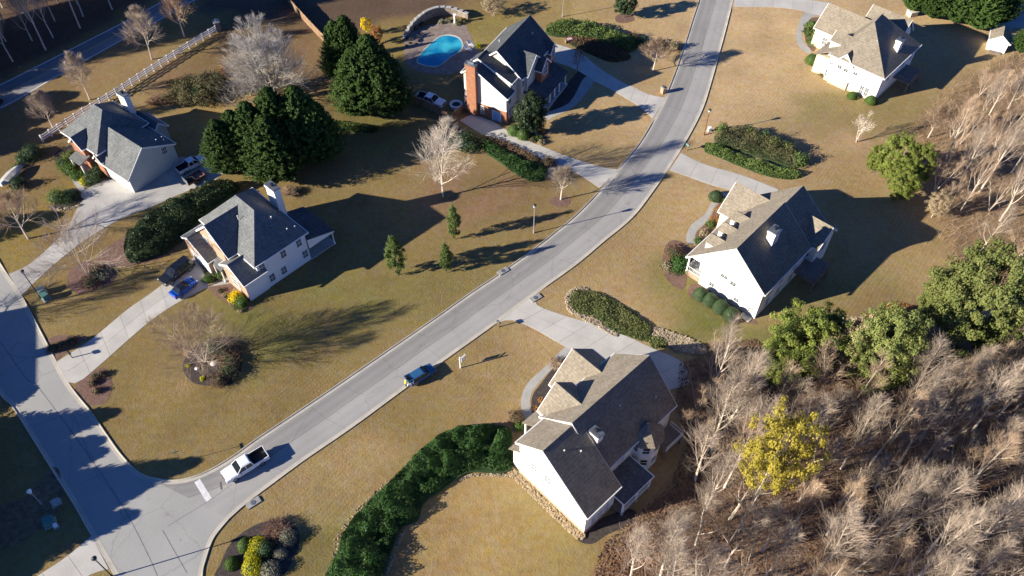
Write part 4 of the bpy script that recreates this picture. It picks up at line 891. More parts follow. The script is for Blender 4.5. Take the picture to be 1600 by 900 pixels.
def leafy(name, h, r, mat, clumps=60, per=70, leaf=.34, crown=(.25, 1.0), clump_r=.9, trunk=.16, bark='bark_brown', flat=1.0, hollow=.55, spread_top=1.0):
    """crown of many leaf clumps spread through an uneven ellipsoid, gaps between them"""
    o = empty(name); link('trunk', trunk_mesh(h*.8, trunk, bark, limbs=9, reach=r*.75), o)
    d = unit(clumps); rad = RNG.uniform(hollow, 1.0, clumps)**.6*RNG.uniform(.8, 1.12, clumps)
    zc, hz = h*(crown[0]+crown[1])/2, h*(crown[1]-crown[0])/2
    c = np.stack([d[:, 0]*rad*r, d[:, 1]*rad*r, zc + d[:, 2]*rad*hz], 1)
    f = (c[:, 2]-zc)/hz; k = np.where(f > 0, 1-(1-spread_top)*f, 1.0); c[:, 0] *= k; c[:, 1] *= k
    ci = np.repeat(np.arange(clumps), per); n = len(ci)
    u = unit(n); rr = RNG.random(n)**.45*clump_r*RNG.uniform(.6, 1.25, clumps)[ci]
    cen = c[ci] + u*rr[:, None]*np.array([1, 1, .65*flat]); cen[:, 2] = np.clip(cen[:, 2], .1, None)
    nrm = u*.6 + d[ci]*.5 + np.array([0, 0, .45])
    link('crown', np_mesh('crown', cards(cen, nrm, leaf, 1.25, .7), 4, MAT[mat]), o); return o
def shrub_mesh(r, h, mat, n=700, leaf=.16, lump=.12, clipped=False, name='foliage', k=3):
    u = unit(n); u[:, 2] = np.abs(u[:, 2])*1.0 - .12
    ph = RNG.uniform(0, 6.28, 3); lu = 1 + lump*(np.sin(u[:, 0]*k*2+ph[0]) + np.sin(u[:, 1]*k*2+ph[1]) + np.sin(u[:, 2]*k*2.4+ph[2]))
    s = RNG.uniform(.86 if clipped else .55, 1.0 if clipped else 1.1, n)*lu
    cen = np.stack([u[:, 0]*r*s, u[:, 1]*r*s, h*.12 + np.clip(u[:, 2]*s, 0, None)*h*.86], 1)
    return np_mesh(name, cards(cen, u*1.2, leaf, 1.2, .5 if clipped else .9), 4, MAT[mat])
def core_mesh(r, h, mat='leaf_dark'):
    b = MB(); prof = [(r*.55, .02), (r*.86, h*.18), (r*.9, h*.42), (r*.72, h*.7), (r*.4, h*.86), (.05, h*.9)]
    b.lathe(prof, 10); return b.mesh('stem', MAT[mat], True)
def shrub(name, px, r, h, mat, label, cat='shrub', group=None, n=700, leaf=.16, lump=.12, clipped=False, sc=(1, 1, 1), rz=0, core='leaf_dark'):
    o = empty(name, P(*px), rz, label, cat, group); link('foliage', shrub_mesh(r, h, mat, int(n*1.8), leaf*.72, lump, clipped), o); link('stem', core_mesh(r*(.9 if clipped else .74), h*(.9 if clipped else .74), core), o); o.scale = sc; return o
def twig_bush(name, px, r, h, mat, label, n=420, cat='shrub', group=None):
    """leafless bush: many thin stems fanning up from the root"""
    o = empty(name, P(*px), 0, label, cat, group); segs = []
    for i in range(n):
        a = random.uniform(0, 6.283); s = math.sqrt(random.random()); e = np.array([math.cos(a)*r*s, math.sin(a)*r*s, h*(1-.55*s*s)*random.uniform(.7, 1.05)])
        b = np.array([e[0]*.25, e[1]*.25, .0]); m = (b+e)/2 + np.array([random.gauss(0, .08*r), random.gauss(0, .08*r), .1*h]); segs += [(b, m, .03, .022), (m, e, .022, .010)]
        for k in range(2): segs.append((m*.4+e*.6, e + np.array([random.gauss(0, .22*r), random.gauss(0, .22*r), random.gauss(0, .1*h)]), .014, .008))
    link('stems', np_mesh('stems', branches(segs, 3), 4, MAT[mat]), o); return o
def mass(name, px, h, mat, label, cat, dens=70, leaf=.2, rough=.35, group=None, edge=.9, kind=None, poly=None, lean=.0):
    """hedge or ground cover that fills an outline, rising from its edges"""
    pw = poly or closed(px, 4); xs = [p[0] for p in pw]; ys = [p[1] for p in pw]; x0, x1, y0, y1 = min(xs), max(xs), min(ys), max(ys)
    c = Vector(((x0+x1)/2, (y0+y1)/2, 0)); n = int((x1-x0)*(y1-y0)*dens)
    X = RNG.uniform(x0, x1, n); Y = RNG.uniform(y0, y1, n); k = inside_np(pw, X, Y); X, Y = X[k], Y[k]
    d = edge_dist_np(pw, X, Y); lump = np.array([noise.fractal(Vector((x*.55, y*.55, 1.7)), 1, 2, 3) for x, y in zip(X, Y)])
    top = h*np.clip(d/edge, 0, 1)**.5*(1 + rough*lump) + .05
    z = top*(1 - RNG.random(len(X))**2*np.where(d < edge, 1, .45))
    gx = np.array([noise.fractal(Vector((x*.55+.4, y*.55, 1.7)), 1, 2, 3) for x, y in zip(X, Y)]) - lump
    nrm = np.stack([-gx*h*rough*2, RNG.normal(size=len(X))*.25, np.full(len(X), .75)], 1)
    cen = np.stack([X-c.x, Y-c.y, z], 1)
    me = np_mesh('foliage', cards(cen, nrm, leaf, 1.3, .75), 4, MAT[mat])
    o = empty(name, c, 0, label, cat, group); link('foliage', me, o)
    # woody inside so the mass is not hollow
    q = [Vector((p[0]-c.x, p[1]-c.y, 0)) for p in pw]; cc = Vector((0, 0, 0)); b = MB(); m = len(q)
    tr = tessellate_polygon([q]); b.add([(p.x*.97, p.y*.97, h*.25) for p in q], tr); b.add([(p.x*.97, p.y*.97, h*.25) for p in q]+[(p.x*.99, p.y*.99, 0) for p in q], [(i, (i+1) % m, (i+1) % m+m, i+m) for i in range(m)])
    b.build('stems', MAT['leaf_dark'], o); return o

# ------------------------------------------------------------------ leafless wood (lower right and right edge)
FT = [bare_tree('bare_tree', 11+i, bark=('bark_pale', 'bark_grey')[i % 2], twig=('twig_tan', 'twig_grey', 'twig_grey', 'twig_tan', 'twig_grey')[i % 5], H=h, spread=sp, fork=fk, limbs=lm, subs=9, twigs=8, stems=st, up=1.3, rt=.17, thin=.9)
      for i, (h, sp, fk, lm, st) in enumerate(((15, .34, .26, 15, 1), (17, .28, .30, 16, 1), (13, .40, .22, 15, 1), (14, .32, .24, 14, 2), (16, .36, .28, 17, 1), (12, .36, .18, 12, 3)))]
LW = 'tall bare tree in the dense leafless wood at lower right'
LNE = 'bare pale tree in the thin leafless wood along the right edge'
used = [0]*len(FT)
def forest_tree(i, loc, sc, label, group, rz=None):
    rz = random.uniform(0, 6.283) if rz is None else rz
    if not used[i]:
        used[i] = 1; o = FT[i]; o.location = loc; o.rotation_euler = (0, 0, rz); o.scale = (sc, sc, sc*random.uniform(.92, 1.08)); return tag(o, label, 'tree', group)
    return tag(copy_tree(FT[i], loc, rz, (sc, sc, sc*random.uniform(.92, 1.08)), label, group), label, 'tree', group)
def scatter(poly, n, dmin, seed):
    rnd = random.Random(seed); pw = [P(*p) for p in poly]; xs = [p.x for p in pw]; ys = [p.y for p in pw]; out = []; tries = 0
    while len(out) < n and tries < 20000:
        tries += 1; x, y = rnd.uniform(min(xs), max(xs)), rnd.uniform(min(ys), max(ys))
        if inside(pw, x, y) and all((x-a)**2+(y-b)**2 > dmin**2 for a, b in out): out.append((x, y))
    return out
WOOD_TREES = [(1085,720),(1120,690),(1100,610),(1150,640),(1200,672),(1280,660),(1340,685),(1420,640),(1500,620),(1590,560),(1650,600),(1700,700),(1700,850),(1600,880),(1660,960),(1500,960),(1380,1000),(1250,1000),(1120,1000),(1000,990),(960,930),(1000,900),(1050,850),(1075,790)]
rf = random.Random(3)
for x, y in scatter(WOOD_TREES, 100, 2.9, 5):
    forest_tree(rf.choice((0, 0, 1, 1, 2, 3, 4, 4)), (x, y, 0), rf.uniform(.85, 1.2), LW, 'bare trees of the lower right wood')
for px in ((1088,640),(1110,600),(1080,690)): forest_tree(5, P(*px), .7, LW, 'bare trees of the lower right wood')
for px, i, sc in (((1478,248),0,.85),((1497,290),2,.95),((1530,300),1,1.0),((1562,345),4,.9),((1595,300),0,.95),((1620,360),1,1.0),((1575,420),3,.85),((1530,395),2,.8),((1460,300),5,.75),((1550,240),5,.8),((1640,440),0,1.0),((1600,225),4,.8),((1500,225),3,.6),((1590,440),5,.75),((1520,200),1,.7),((1545,180),0,.65),((1575,170),2,.7),((1600,150),4,.75),((1485,215),5,.6),((1515,255),0,.75),((1580,270),1,.85),((1545,330),5,.8),((1500,330),0,.8),((1610,270),2,.85),((1480,330),5,.6),((1570,210),3,.7),((1530,150),5,.55),((1600,390),0,.9)):
    forest_tree(i, P(*px), sc, LNE, 'bare trees of the right edge wood')
for x, y in scatter([(-60,-50),(320,-60),(225,-10),(100,66),(0,112),(-60,150)], 46, 4, 8):
    forest_tree(rf.choice((0, 1, 2, 4)), (x, y, 0), rf.uniform(.8, 1.1), 'bare tree in the shaded wood beyond the county road', 'bare trees beyond the county road')
# brush on the wood floor
def brush(name, poly, n, label, mat, hmax=1.2, leafn=0, leafmat='leaf_brown'):
    pw = [P(*p) for p in poly]; xs = [p.x for p in pw]; ys = [p.y for p in pw]; segs = []
    X = RNG.uniform(min(xs), max(xs), n*3); Y = RNG.uniform(min(ys), max(ys), n*3); k = inside_np(pw, X, Y); X, Y = X[k][:n], Y[k][:n]
    for x, y in zip(X, Y):
        a = random.uniform(0, 6.283); l = random.uniform(.4, hmax); t = random.uniform(.2, 1.2); e = np.array([x+math.cos(a)*l*math.sin(t), y+math.sin(a)*l*math.sin(t), l*math.cos(t)+.1])
        segs.append((np.array([x, y, 0.]), e, .018, .009))
        segs.append((np.array([x, y, 0.])*.5+e*.5, e+np.array([random.gauss(0, .35), random.gauss(0, .35), random.gauss(0, .2)]), .011, .007))
    o = link(name, np_mesh(name, branches(segs, 3), 4, MAT[mat])); tag(o, label, 'brush', kind='stuff'); return o
brush('undergrowth', WOODS, 13000, 'low brown brush covering the floor of the lower right wood', 'twig_red')
brush('undergrowth', WOODS_NE, 5000, 'tan brush and saplings on the floor of the right edge wood', 'twig_tan', 1.5)
def litter(name, poly, n, label, mat, leaf=.22):
    pw = [P(*p) for p in poly]; xs = [p.x for p in pw]; ys = [p.y for p in pw]
    X = RNG.uniform(min(xs), max(xs), n*2); Y = RNG.uniform(min(ys), max(ys), n*2); k = inside_np(pw, X, Y); X, Y = X[k][:n], Y[k][:n]
    cen = np.stack([X, Y, RNG.uniform(.03, .12, len(X))], 1); nrm = np.tile([0, 0, 1.], (len(X), 1))
    return tag(link(name, np_mesh(name, cards(cen, nrm, leaf, 1.2, .5), 4, MAT[mat])), label, 'leaves', kind='stuff')
litter('fallen_leaves', WOODS, 40000, 'brown fallen leaves on the wood floor', 'leaf_brown', .28)
litter('fallen_leaves', [(1330,505),(1400,470),(1440,480),(1430,540),(1380,560),(1340,540)], 2500, 'orange fallen leaves on the lawn corner by the pines', 'leaf_orange', .22)
litter('fallen_leaves', [(1080,540),(1180,530),(1200,548),(1190,562),(1100,556)], 1800, 'brown fallen leaves below the rock bed', 'leaf_brown', .22)
# ------------------------------------------------------------------ lawn trees without leaves
def lawn_tree(name, base, top, label, seed, rpx=None, bark='bark_grey', twig='twig_grey', **kw):
    h = height_of(base, top); args = dict(H=h, spread=.5, fork=.25, limbs=18, subs=10, twigs=11, up=.9, rt=.012*h+.05, thin=max(1.0, .9+(P(*base).length-80)/100)); args.update(kw)
    o = bare_tree(name, seed, bark, twig, **args); o.location = P(*base); return tag(o, label, 'tree')
lawn_tree('bare_tree', (237,93), (206,6), 'bare tree with wide fan crown between county road and white fence', 41, spread=.55)
lawn_tree('bare_tree', (288,58), (262,-22), 'bare tan tree nearest the far end of the white fence', 42, twig='twig_tan')
lawn_tree('bare_tree', (140,156), (110,80), 'bare tree half way along the white fence on its road side', 43, spread=.4)
lawn_tree('bare_tree', (84,203), (52,140), 'bare tree in shade near the low end of the white fence', 44, spread=.42)
lawn_tree('silver_tree', (428,158), (416,36), 'large dense silver grey leafless tree behind the row of dark conifers', 45, bark='bark_silver', twig='bark_silver', stems=7, spread=.62, fork=.10, limbs=26, subs=10, twigs=8, up=.8, thin=1.35)
lawn_tree('silver_bush', (392,150), (385,108), 'low silver grey leafless tree beside the large silver tree', 46, bark='bark_silver', twig='bark_silver', stems=4, spread=.6, fork=.1, limbs=14, subs=8, twigs=8, up=.8)
lawn_tree('pale_tree', (692,307), (690,178), 'pale beige tree with narrow conical crown on red mulch above the small evergreens', 47, bark='bark_pale', twig='bark_pale', spread=.42, fork=.10, limbs=26, subs=9, twigs=9, up=.7, rt=.16, thin=1.15)
lawn_tree('small_tree', (876,312), (873,258), 'small bare pale tree in a round red mulch ring by the road', 48, bark='bark_pale', spread=.5, fork=.3)
lawn_tree('bare_tree', (1020,111), (1021,62), 'bare spreading tree whose shadow crosses the upper road', 49, spread=.75, fork=.28, twig='twig_tan', bark='bark_pale')
lawn_tree('small_tree', (902,110), (903,78), 'small bare dark tree beside the curved driveway in shade', 50, spread=.5, bark='bark_brown', twig='twig_red', limbs=9, subs=6, twigs=6)
lawn_tree('bare_tree', (139,432), (98,338), 'bare spreading tree in the red mulch ring between the two left driveways', 51, spread=.8, fork=.16, limbs=16, subs=8, twigs=8, up=.7, stems=3, rt=.12)
lawn_tree('bare_tree', (44,373), (8,296), 'bare tree at the left edge below the covered boat', 52, spread=.6, twig='twig_tan')
lawn_tree('bare_tree', (320,566), (303,492), 'bare wide tree in the round dark mulch bed beside the long driveway', 53, spread=.55, fork=.10, limbs=30, subs=9, twigs=10, up=.6, stems=4, rt=.10, thin=.72, twig='twig_tan', bark='bark_pale')
lawn_tree('small_tree', (1338,222), (1343,180), 'small bare whitish tree standing left of the bright green thicket', 54, bark='bark_pale', twig='bark_pale', spread=.55, stems=2, limbs=10, subs=6, twigs=6)
lawn_tree('small_tree', (1450,215), (1458,165), 'small bare tree between the green thicket and the upper house lawn', 55, twig='twig_tan', spread=.4)
# a big bare tree off the frame to the left: only its shadow reaches the side lawn
o = lawn_tree('bare_tree', (-150,530), (-210,430), 'bare tree outside the left edge, seen only by its shadow', 56, spread=.7)

# ------------------------------------------------------------------ conifers and evergreens
CON = conifer('conifer', 10, 3.2, nb=950, per=90)
CON2 = conifer('conifer', 11, 2.9, nb=950, per=90, ragged=.34)
con_used = [0, 0]
def put_conifer(base, top, rpx, label, which=0, group=None, name='conifer'):
    h = height_of(base, top); r = rpx/pxm(*base); src = (CON, CON2)[which]; H0, R0 = ((10, 3.2), (11, 2.9))[which]
    sc = (r/R0, r/R0, h/H0)
    if not con_used[which]: con_used[which] = 1; o = src; o.location = P(*base); o.scale = sc
    else: o = copy_tree(src, P(*base), random.uniform(0, 6.28), sc)
    o.name = name
    if 'group' in o: del o['group']
    return tag(o, label, 'tree', group)
G1 = 'dark conifers in a row beside the pickup with trailer'
put_conifer((362,272), (358,190), 33, 'leftmost sunlit conifer of the dark row, next to the pickup with trailer', 0, G1)
put_conifer((385,262), (380,175), 34, 'second conifer from the left in the dark row by the trailer', 1, G1)
put_conifer((412,262), (408,162), 38, 'third conifer from the left in the dark row by the trailer', 0, G1)
put_conifer((447,255), (444,140), 42, 'tallest conifer in the middle of the dark row by the trailer', 1, G1)
put_conifer((484,250), (483,138), 42, 'conifer second from the right in the dark row by the trailer', 0, G1)
put_conifer((508,252), (508,160), 34, 'rightmost shaded conifer of the dark row by the trailer', 1, G1)
put_conifer((438,278), (436,185), 46, 'front shaded conifer standing before the dark row', 1, G1)
G2 = 'green conifers left of the pool'
put_conifer((536,128), (534,34), 28, 'bright green conifer left of the pool behind the slender one', 1, G2)
put_conifer((553,130), (552,27), 33, 'tallest bright green conifer of the group left of the pool', 0, G2)
put_conifer((590,175), (577,58), 46, 'broad dark green conifer in front of the pool conifers', 0, G2)
put_conifer((566,180), (562,78), 38, 'dark conifer at the lower left of the pool conifers', 1, G2)
put_conifer((612,180), (606,85), 34, 'shaded conifer at the right end of the pool conifers', 1, G2)
put_conifer((519,96), (509,41), 8, 'slender column shaped conifer at the end of the brown board fence', 1)
for i, (b, t, r) in enumerate((((1425,20),(1427,-45),22),((1455,28),(1458,-40),26),((1490,36),(1494,-38),28),((1525,45),(1530,-30),30),((1552,38),(1558,-35),27),((1540,10),(1545,-70),30),((1500,0),(1505,-75),30))):
    put_conifer(b, t, r, ('leftmost evergreen of the dense row behind the upper right house', 'second evergreen from the left in the row behind the upper right house', 'middle evergreen of the row behind the upper right house', 'lowest evergreen of the row, nearest the white shed', 'evergreen at the right end of the row, above the shed driveway', 'evergreen behind the right end of the row at the top edge', 'evergreen behind the middle of the row at the top edge')[i], i % 2, 'evergreens behind the upper right house')
put_conifer((1592,82), (1600,38), 17, 'round bright evergreen right of the white shed', 0)
def put_leafy(src, base, top, rpx, label, R0, H0, cat='tree', group=None, first=False, rz=None):
    h = height_of(base, top); r = rpx/pxm(*base); sc = (r/R0, r/R0, h/H0)
    if first: o = src; o.location = P(*base); o.scale = sc
    else: o = copy_tree(src, P(*base), random.uniform(0, 6.28) if rz is None else rz, sc)
    return tag(o, label, cat, group)
SE = leafy('young_evergreen', 5, 1.7, 'leaf_bank', clumps=110, per=60, leaf=.15, crown=(.1, 1.0), clump_r=.42, trunk=.08, spread_top=.35, hollow=.3)
put_leafy(SE, (622,430), (622,368), 18, 'largest of three small evergreens standing in the lawn shadow, brownish left side', 1.9, 5, first=True)
put_leafy(SE, (711,374), (712,321), 13, 'small evergreen furthest from the road of the two beside each other', 1.9, 5)
put_leafy(SE, (699,426), (699,380), 12, 'small evergreen on a bare stem nearest the road', 1.9, 5)
MG = leafy('magnolia', 6.5, 3, 'leaf_dark', clumps=120, per=90, leaf=.24, crown=(.15, 1.0), clump_r=.7, trunk=.14, spread_top=.7)
put_leafy(MG, (829,210), (824,148), 27, 'round dark glossy tree at the corner of the brick chimney house', 3.1, 6.5, first=True)
put_leafy(MG, (975,27), (975,-16), 18, 'round evergreen in a mulch ring at the top edge near the road', 3.1, 6.5)
PN = leafy('pine', 11, 5, 'leaf_pine', clumps=260, per=170, leaf=.155, crown=(.12, 1.0), clump_r=.72, trunk=.2, hollow=.35)
put_leafy(PN, (1478,560), (1500,385), 84, 'big broad green pine at the lawn corner near the right edge', 5.4, 11, first=True)
put_leafy(PN, (1440,505), (1458,420), 32, 'smaller pine on the lawn side of the big broad pine', 5.4, 11)
put_leafy(PN, (1345,610), (1362,486), 64, 'dark green pine at the wood edge left of the big broad pine', 5.4, 11)
PB = leafy('bright_pine', 9, 4, 'leaf_bright', clumps=230, per=150, leaf=.155, crown=(.08, 1.0), clump_r=.62, trunk=.16, hollow=.35)
put_leafy(PB, (1232,588), (1242,492), 58, 'bright green tree at the wood edge below the dormered house', 4.3, 9, first=True)
put_leafy(PB, (1205,600), (1210,545), 30, 'low bright green tree left of the brown leaved tree', 4.3, 9)
put_leafy(PB, (1275,560), (1283,488), 42, 'bright green tree next to the brown leaved tree', 4.3, 9)
put_leafy(PB, (1385,285), (1388,208), 30, 'bright green tree left in the thicket above the dormered house shadow', 4.3, 9)
put_leafy(PB, (1415,300), (1424,222), 26, 'bright green tree right in the thicket above the dormered house shadow', 4.3, 9)
put_leafy(PB, (1398,312), (1404,250), 28, 'lowest bright green tree in the thicket above the dormered house shadow', 4.3, 9)
put_leafy(PB, (1360,270), (1362,225), 15, 'smallest bright green tree at the left of the thicket', 4.3, 9)
TB = leafy('brown_leaved_tree', 8, 3.5, 'leaf_tan', clumps=140, per=70, leaf=.17, crown=(.2, 1.0), clump_r=.75, trunk=.14, bark='bark_pale')
put_leafy(TB, (1308,590), (1318,500), 36, 'tan leaved tree between the green trees below the dormered house', 3.8, 8, first=True)
put_leafy(TB, (772,24), (772,-6), 20, 'tan dry bush at the top edge above the pool', 3.8, 8, cat='shrub')
put_leafy(TB, (1455,340), (1462,300), 18, 'dry tan bush at the edge of the right wood beside the house shadow', 3.8, 8, cat='shrub')
YT = leafy('yellow_tree', 12, 4.4, 'leaf_yellow', clumps=135, per=120, leaf=.14, crown=(.5, 1.0), clump_r=.62, trunk=.2, bark='bark_pale', hollow=.2)
put_leafy(YT, (1150,835), (1182,648), 62, 'yellow green tree standing out of the bare wood', 4.8, 12, first=True)
OT = leafy('orange_shrub', 4, 1.8, 'leaf_orange', clumps=60, per=60, leaf=.17, crown=(.1, 1.0), clump_r=.5, trunk=.06)
put_leafy(OT, (590,68), (590,38), 11, 'orange leaved shrub right of the pool conifers', 2, 4, first=True)
put_leafy(OT, (355,128), (357,100), 8, 'small rust red shrub beside the silver tree', 2, 4, cat='shrub')
YS = leafy('golden_tree', 5, 2, 'leaf_flower', clumps=70, per=60, leaf=.17, crown=(.2, 1.0), clump_r=.5, trunk=.07)
put_leafy(YS, (574,55), (572,26), 9, 'golden yellow tree top behind the tallest pool conifer', 2.2, 5, first=True)
# dark thicket of laurels behind the fence end
for i, (b, r, h) in enumerate((((292,148),3.0,3.4),((315,150),3.4,3.8),((335,146),3.0,4.2))):
    shrub('laurel', b, r, h, 'leaf_olive', ('olive laurel at the left of the clump left of the silver tree', 'olive laurel in the middle of the clump left of the silver tree', 'olive laurel nearest to the silver tree')[i], n=5200, leaf=.27, lump=.18)
for i, (b, r) in enumerate((((255,158),1.8),((272,156),1.6),((240,162),1.4))): twig_bush('brush_heap', b, r, 1.2, 'twig_red', ('brown brush heap left of the olive laurels', 'brown brush heap touching the olive laurels', 'small brown brush heap near the white chimney')[i], n=200)

# tall pines beyond the left edge: their shadows fall over the road and lawns at the upper left
rs = random.Random(12)
for i, (x, y, h) in enumerate(((-113,136,33),(-121,140,36),(-114,145,36),(-104,112,8),(-107,105,10),(-101,119,8),(-92,88,7),(-118,131,30),(-100,109,7),(-106,118,10),(-103,115,9),(-112,124,11))):
    o = copy_tree(CON if i % 2 else CON2, (x, y, 0), rs.uniform(0, 6.28), ((2.1, 2.1, h/10.5) if h > 20 else (1.25, 1.25, h/10.5))); tag(o, 'tall dark conifer outside the upper left edge, seen by its shadow', 'tree', 'tall conifers beyond the upper left edge')
for i, (tip, h) in enumerate((((172,646),7.4),((325,716),11.2),((268,728),9.6),((240,757),8.6),((200,806),7.6),((120,655),5.6),((150,690),7.4),((60,606),4.4),((85,850),5.0),((70,880),5.0),((150,740),7.2),((140,780),6.6),((110,830),5.6),((228,738),8.2),((205,768),7.6),((175,702),7.6),((190,742),7.6),((130,665),6.0),((170,790),7.0))):
    t = P(*tip); L_ = h/math.tan(SUN_EL); base = Vector((t.x-math.cos(SUN_AZ)*L_, t.y-math.sin(SUN_AZ)*L_, 0))
    o = copy_tree(CON if i % 2 else CON2, base, rs.uniform(0, 6.28), (1.08, 1.08, h/10.5)); tag(o, 'dark conifer outside the lower left edge, seen by its shadow', 'tree', 'conifers beyond the lower left edge')

# ------------------------------------------------------------------ hedges, ivy and beds of shrubs
mass('ivy_bank', [(505,930),(527,860),(543,823),(580,780),(613,750),(653,707),(683,683),(717,668),(767,665),(797,672),(800,700),(797,737),(740,738),(717,747),(690,767),(663,787),(653,813),(633,822),(620,840),(598,900),(585,935)], 1.5, 'leaf_ivy', 'long curved dark green ivy bank between the road lawn and the lower lawn', 'hedge', dens=240, leaf=.14, rough=.8, edge=1.4)
mass('ivy_patch', [(893,458),(905,453),(933,457),(967,473),(1000,496),(1020,513),(1015,533),(993,530),(957,517),(933,497),(900,487),(890,473)], .4, 'leaf_patch', 'green ground cover patch ringed with stones beside the driveway', 'ground cover', dens=150, leaf=.15, rough=.6, edge=.8)
mass('ivy_patch', [(1012,528),(1028,526),(1041,532),(1040,543),(1020,544)], .4, 'leaf_patch', 'small green ground cover clump at the end of the rock bed', 'ground cover', dens=150, leaf=.15, edge=.6)
mass('hedge', [(196,385),(205,365),(240,338),(290,312),(335,292),(358,287),(375,296),(350,318),(318,340),(290,372),(255,398),(212,412),(198,404)], 2.2, 'leaf_dark', 'long dark hedge between the two driveways at the left', 'hedge', dens=110, leaf=.20, rough=.4, edge=1.0)
mass('hedge', [(1100,228),(1108,225),(1140,237),(1190,255),(1240,268),(1252,276),(1235,281),(1200,276),(1160,262),(1120,245),(1102,238)], .9, 'leaf_bank', 'low leafy green hedge along the driveway of the dormered house', 'hedge', dens=120, leaf=.19, rough=.5, edge=.7)
mass('bush_row', [(1120,208),(1150,204),(1195,214),(1240,232),(1246,255),(1240,264),(1200,252),(1150,236),(1118,224)], 1.7, 'leaf_olive', 'olive brown bushes behind the low green hedge', 'hedge', dens=110, leaf=.16, rough=.5, edge=1.0)
for i, (px, r) in enumerate((((1127,208),1.1),((1170,212),1.0),((1192,222),1.5),((1207,232),1.4),((1228,238),1.5),((1247,255),1.6))):
    shrub('young_shrub', px, r, 2.3, 'leaf_bank', ('green shrub at the left end behind the olive brown bushes', 'small green shrub second from the left behind the olive brown bushes', 'green shrub in the middle behind the olive brown bushes', 'green shrub just right of the middle behind the olive brown bushes', 'green shrub second from the right behind the olive brown bushes', 'green shrub at the right end of the olive brown bushes')[i], n=600, leaf=.26, group='green shrubs behind the olive brown bushes')
mass('grass_bank', [(852,47),(870,38),(895,36),(930,42),(965,55),(990,64),(998,72),(985,82),(955,80),(925,68),(900,60),(870,58),(855,54)], 1.9, 'leaf_bank', 'tall green leafy bank curving behind the pool house driveway', 'hedge', dens=80, leaf=.22, rough=.35, edge=1.5)
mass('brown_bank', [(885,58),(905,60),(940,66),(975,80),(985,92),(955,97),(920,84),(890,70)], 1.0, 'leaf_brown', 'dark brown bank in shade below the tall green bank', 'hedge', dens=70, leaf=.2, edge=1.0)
mass('hedge', [(754,226),(765,224),(790,238),(820,254),(850,264),(858,270),(850,283),(825,282),(800,268),(775,250),(757,238)], 1.3, 'leaf_ivy', 'green leafy hedge below the lower driveway of the pool house', 'hedge', dens=110, leaf=.20, rough=.5, edge=.8)
mass('low_hedge', [(760,215),(775,219),(805,230),(838,246),(842,252),(830,256),(800,243),(770,228)], .8, 'leaf_brown', 'low reddish brown hedge along the lower driveway of the pool house', 'hedge', dens=100, leaf=.15, rough=.3, edge=.5)
shrub('brown_shrub', (857,258), 1.5, 1.7, 'leaf_brown', 'round dark red brown shrub at the end of the low brown hedge', n=900, leaf=.2)
twig_bush('grey_bush', (866,275), 1.7, 1.4, 'bark_silver', 'pale grey leafless bush next to the round red brown shrub', n=260)
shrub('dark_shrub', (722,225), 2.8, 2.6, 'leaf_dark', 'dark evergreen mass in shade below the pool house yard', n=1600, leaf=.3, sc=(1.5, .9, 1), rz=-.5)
mass('hedge', [(505,195),(530,190),(560,196),(590,200),(585,208),(550,206),(515,204)], .8, 'leaf_bank', 'low green planting in the gap below the pool conifers', 'hedge', dens=110, leaf=.16, edge=.6)
for i, px in enumerate(((804,208),(818,214))): shrub('clipped_shrub', px, 1.35, 2.0, 'leaf_clip', ('bright clipped shrub nearest the blue basement door', 'bright clipped shrub at the foot of the dark glossy tree')[i], n=1800, leaf=.15, lump=.03, clipped=True)
for i, (px, r, m) in enumerate((((835,210),.7,'leaf_grey'),((842,218),.7,'leaf_bank'),((833,219),.8,'leaf_olive'),((846,224),.7,'leaf_tan'),((848,206),.6,'leaf_orange'))):
    shrub('border_shrub', px, r, .9, m, ('grey', 'green', 'olive', 'tan', 'orange')[i]+' low border plant beside the dark glossy tree', n=320, leaf=.18)
# four clipped globes and the porch shrubs of the dormered house
for i, px in enumerate(((1094,464),(1109,473),(1125,484),(1142,496))):
    shrub('clipped_globe', px, 1.22+.08*i, 2.15, 'leaf_clipdark', ('first', 'second', 'third', 'last')[i]+' clipped globe shrub counted from the porch along the white gable wall', n=2600, leaf=.13, lump=.015, clipped=True, group='clipped globes along the gable')
shrub('shrub', (1063,418), 1.7, 2.2, 'leaf_ivy', 'dark green bushy shrub in front of the porch of the dormered house', n=1300, leaf=.26)
shrub('shrub', (1052,398), 1.6, 1.8, 'leaf_brown', 'purple brown shrub at the end of the curved front walk', n=1000, leaf=.2)
shrub('shrub', (1043,418), 1.1, 1.0, 'leaf_tan', 'dry tan shrub at the outer edge of the porch bed', n=500, leaf=.2)
shrub('shrub', (1118,310), 1.3, 1.7, 'leaf_clipdark', 'round shrub at the top of the curved front walk', n=1400, leaf=.15, lump=.02, clipped=True)
for i, (px, m) in enumerate((((1133,316),'leaf_bank'),((1126,330),'leaf_orange'),((1117,345),'leaf_orange'),((1110,352),'leaf_bank'),((1100,365),'leaf_tan'),((1092,378),'leaf_bank'))):
    shrub('border_shrub', px, .8, .9, m, ('green border plant nearest the garage of the dormered house', 'orange border plant upper of two in the front walk bed', 'orange border plant lower of two in the front walk bed', 'green border plant in the middle of the front walk bed', 'tan border plant in the front walk bed', 'green border plant at the porch end of the front walk bed')[i], n=380, leaf=.18)
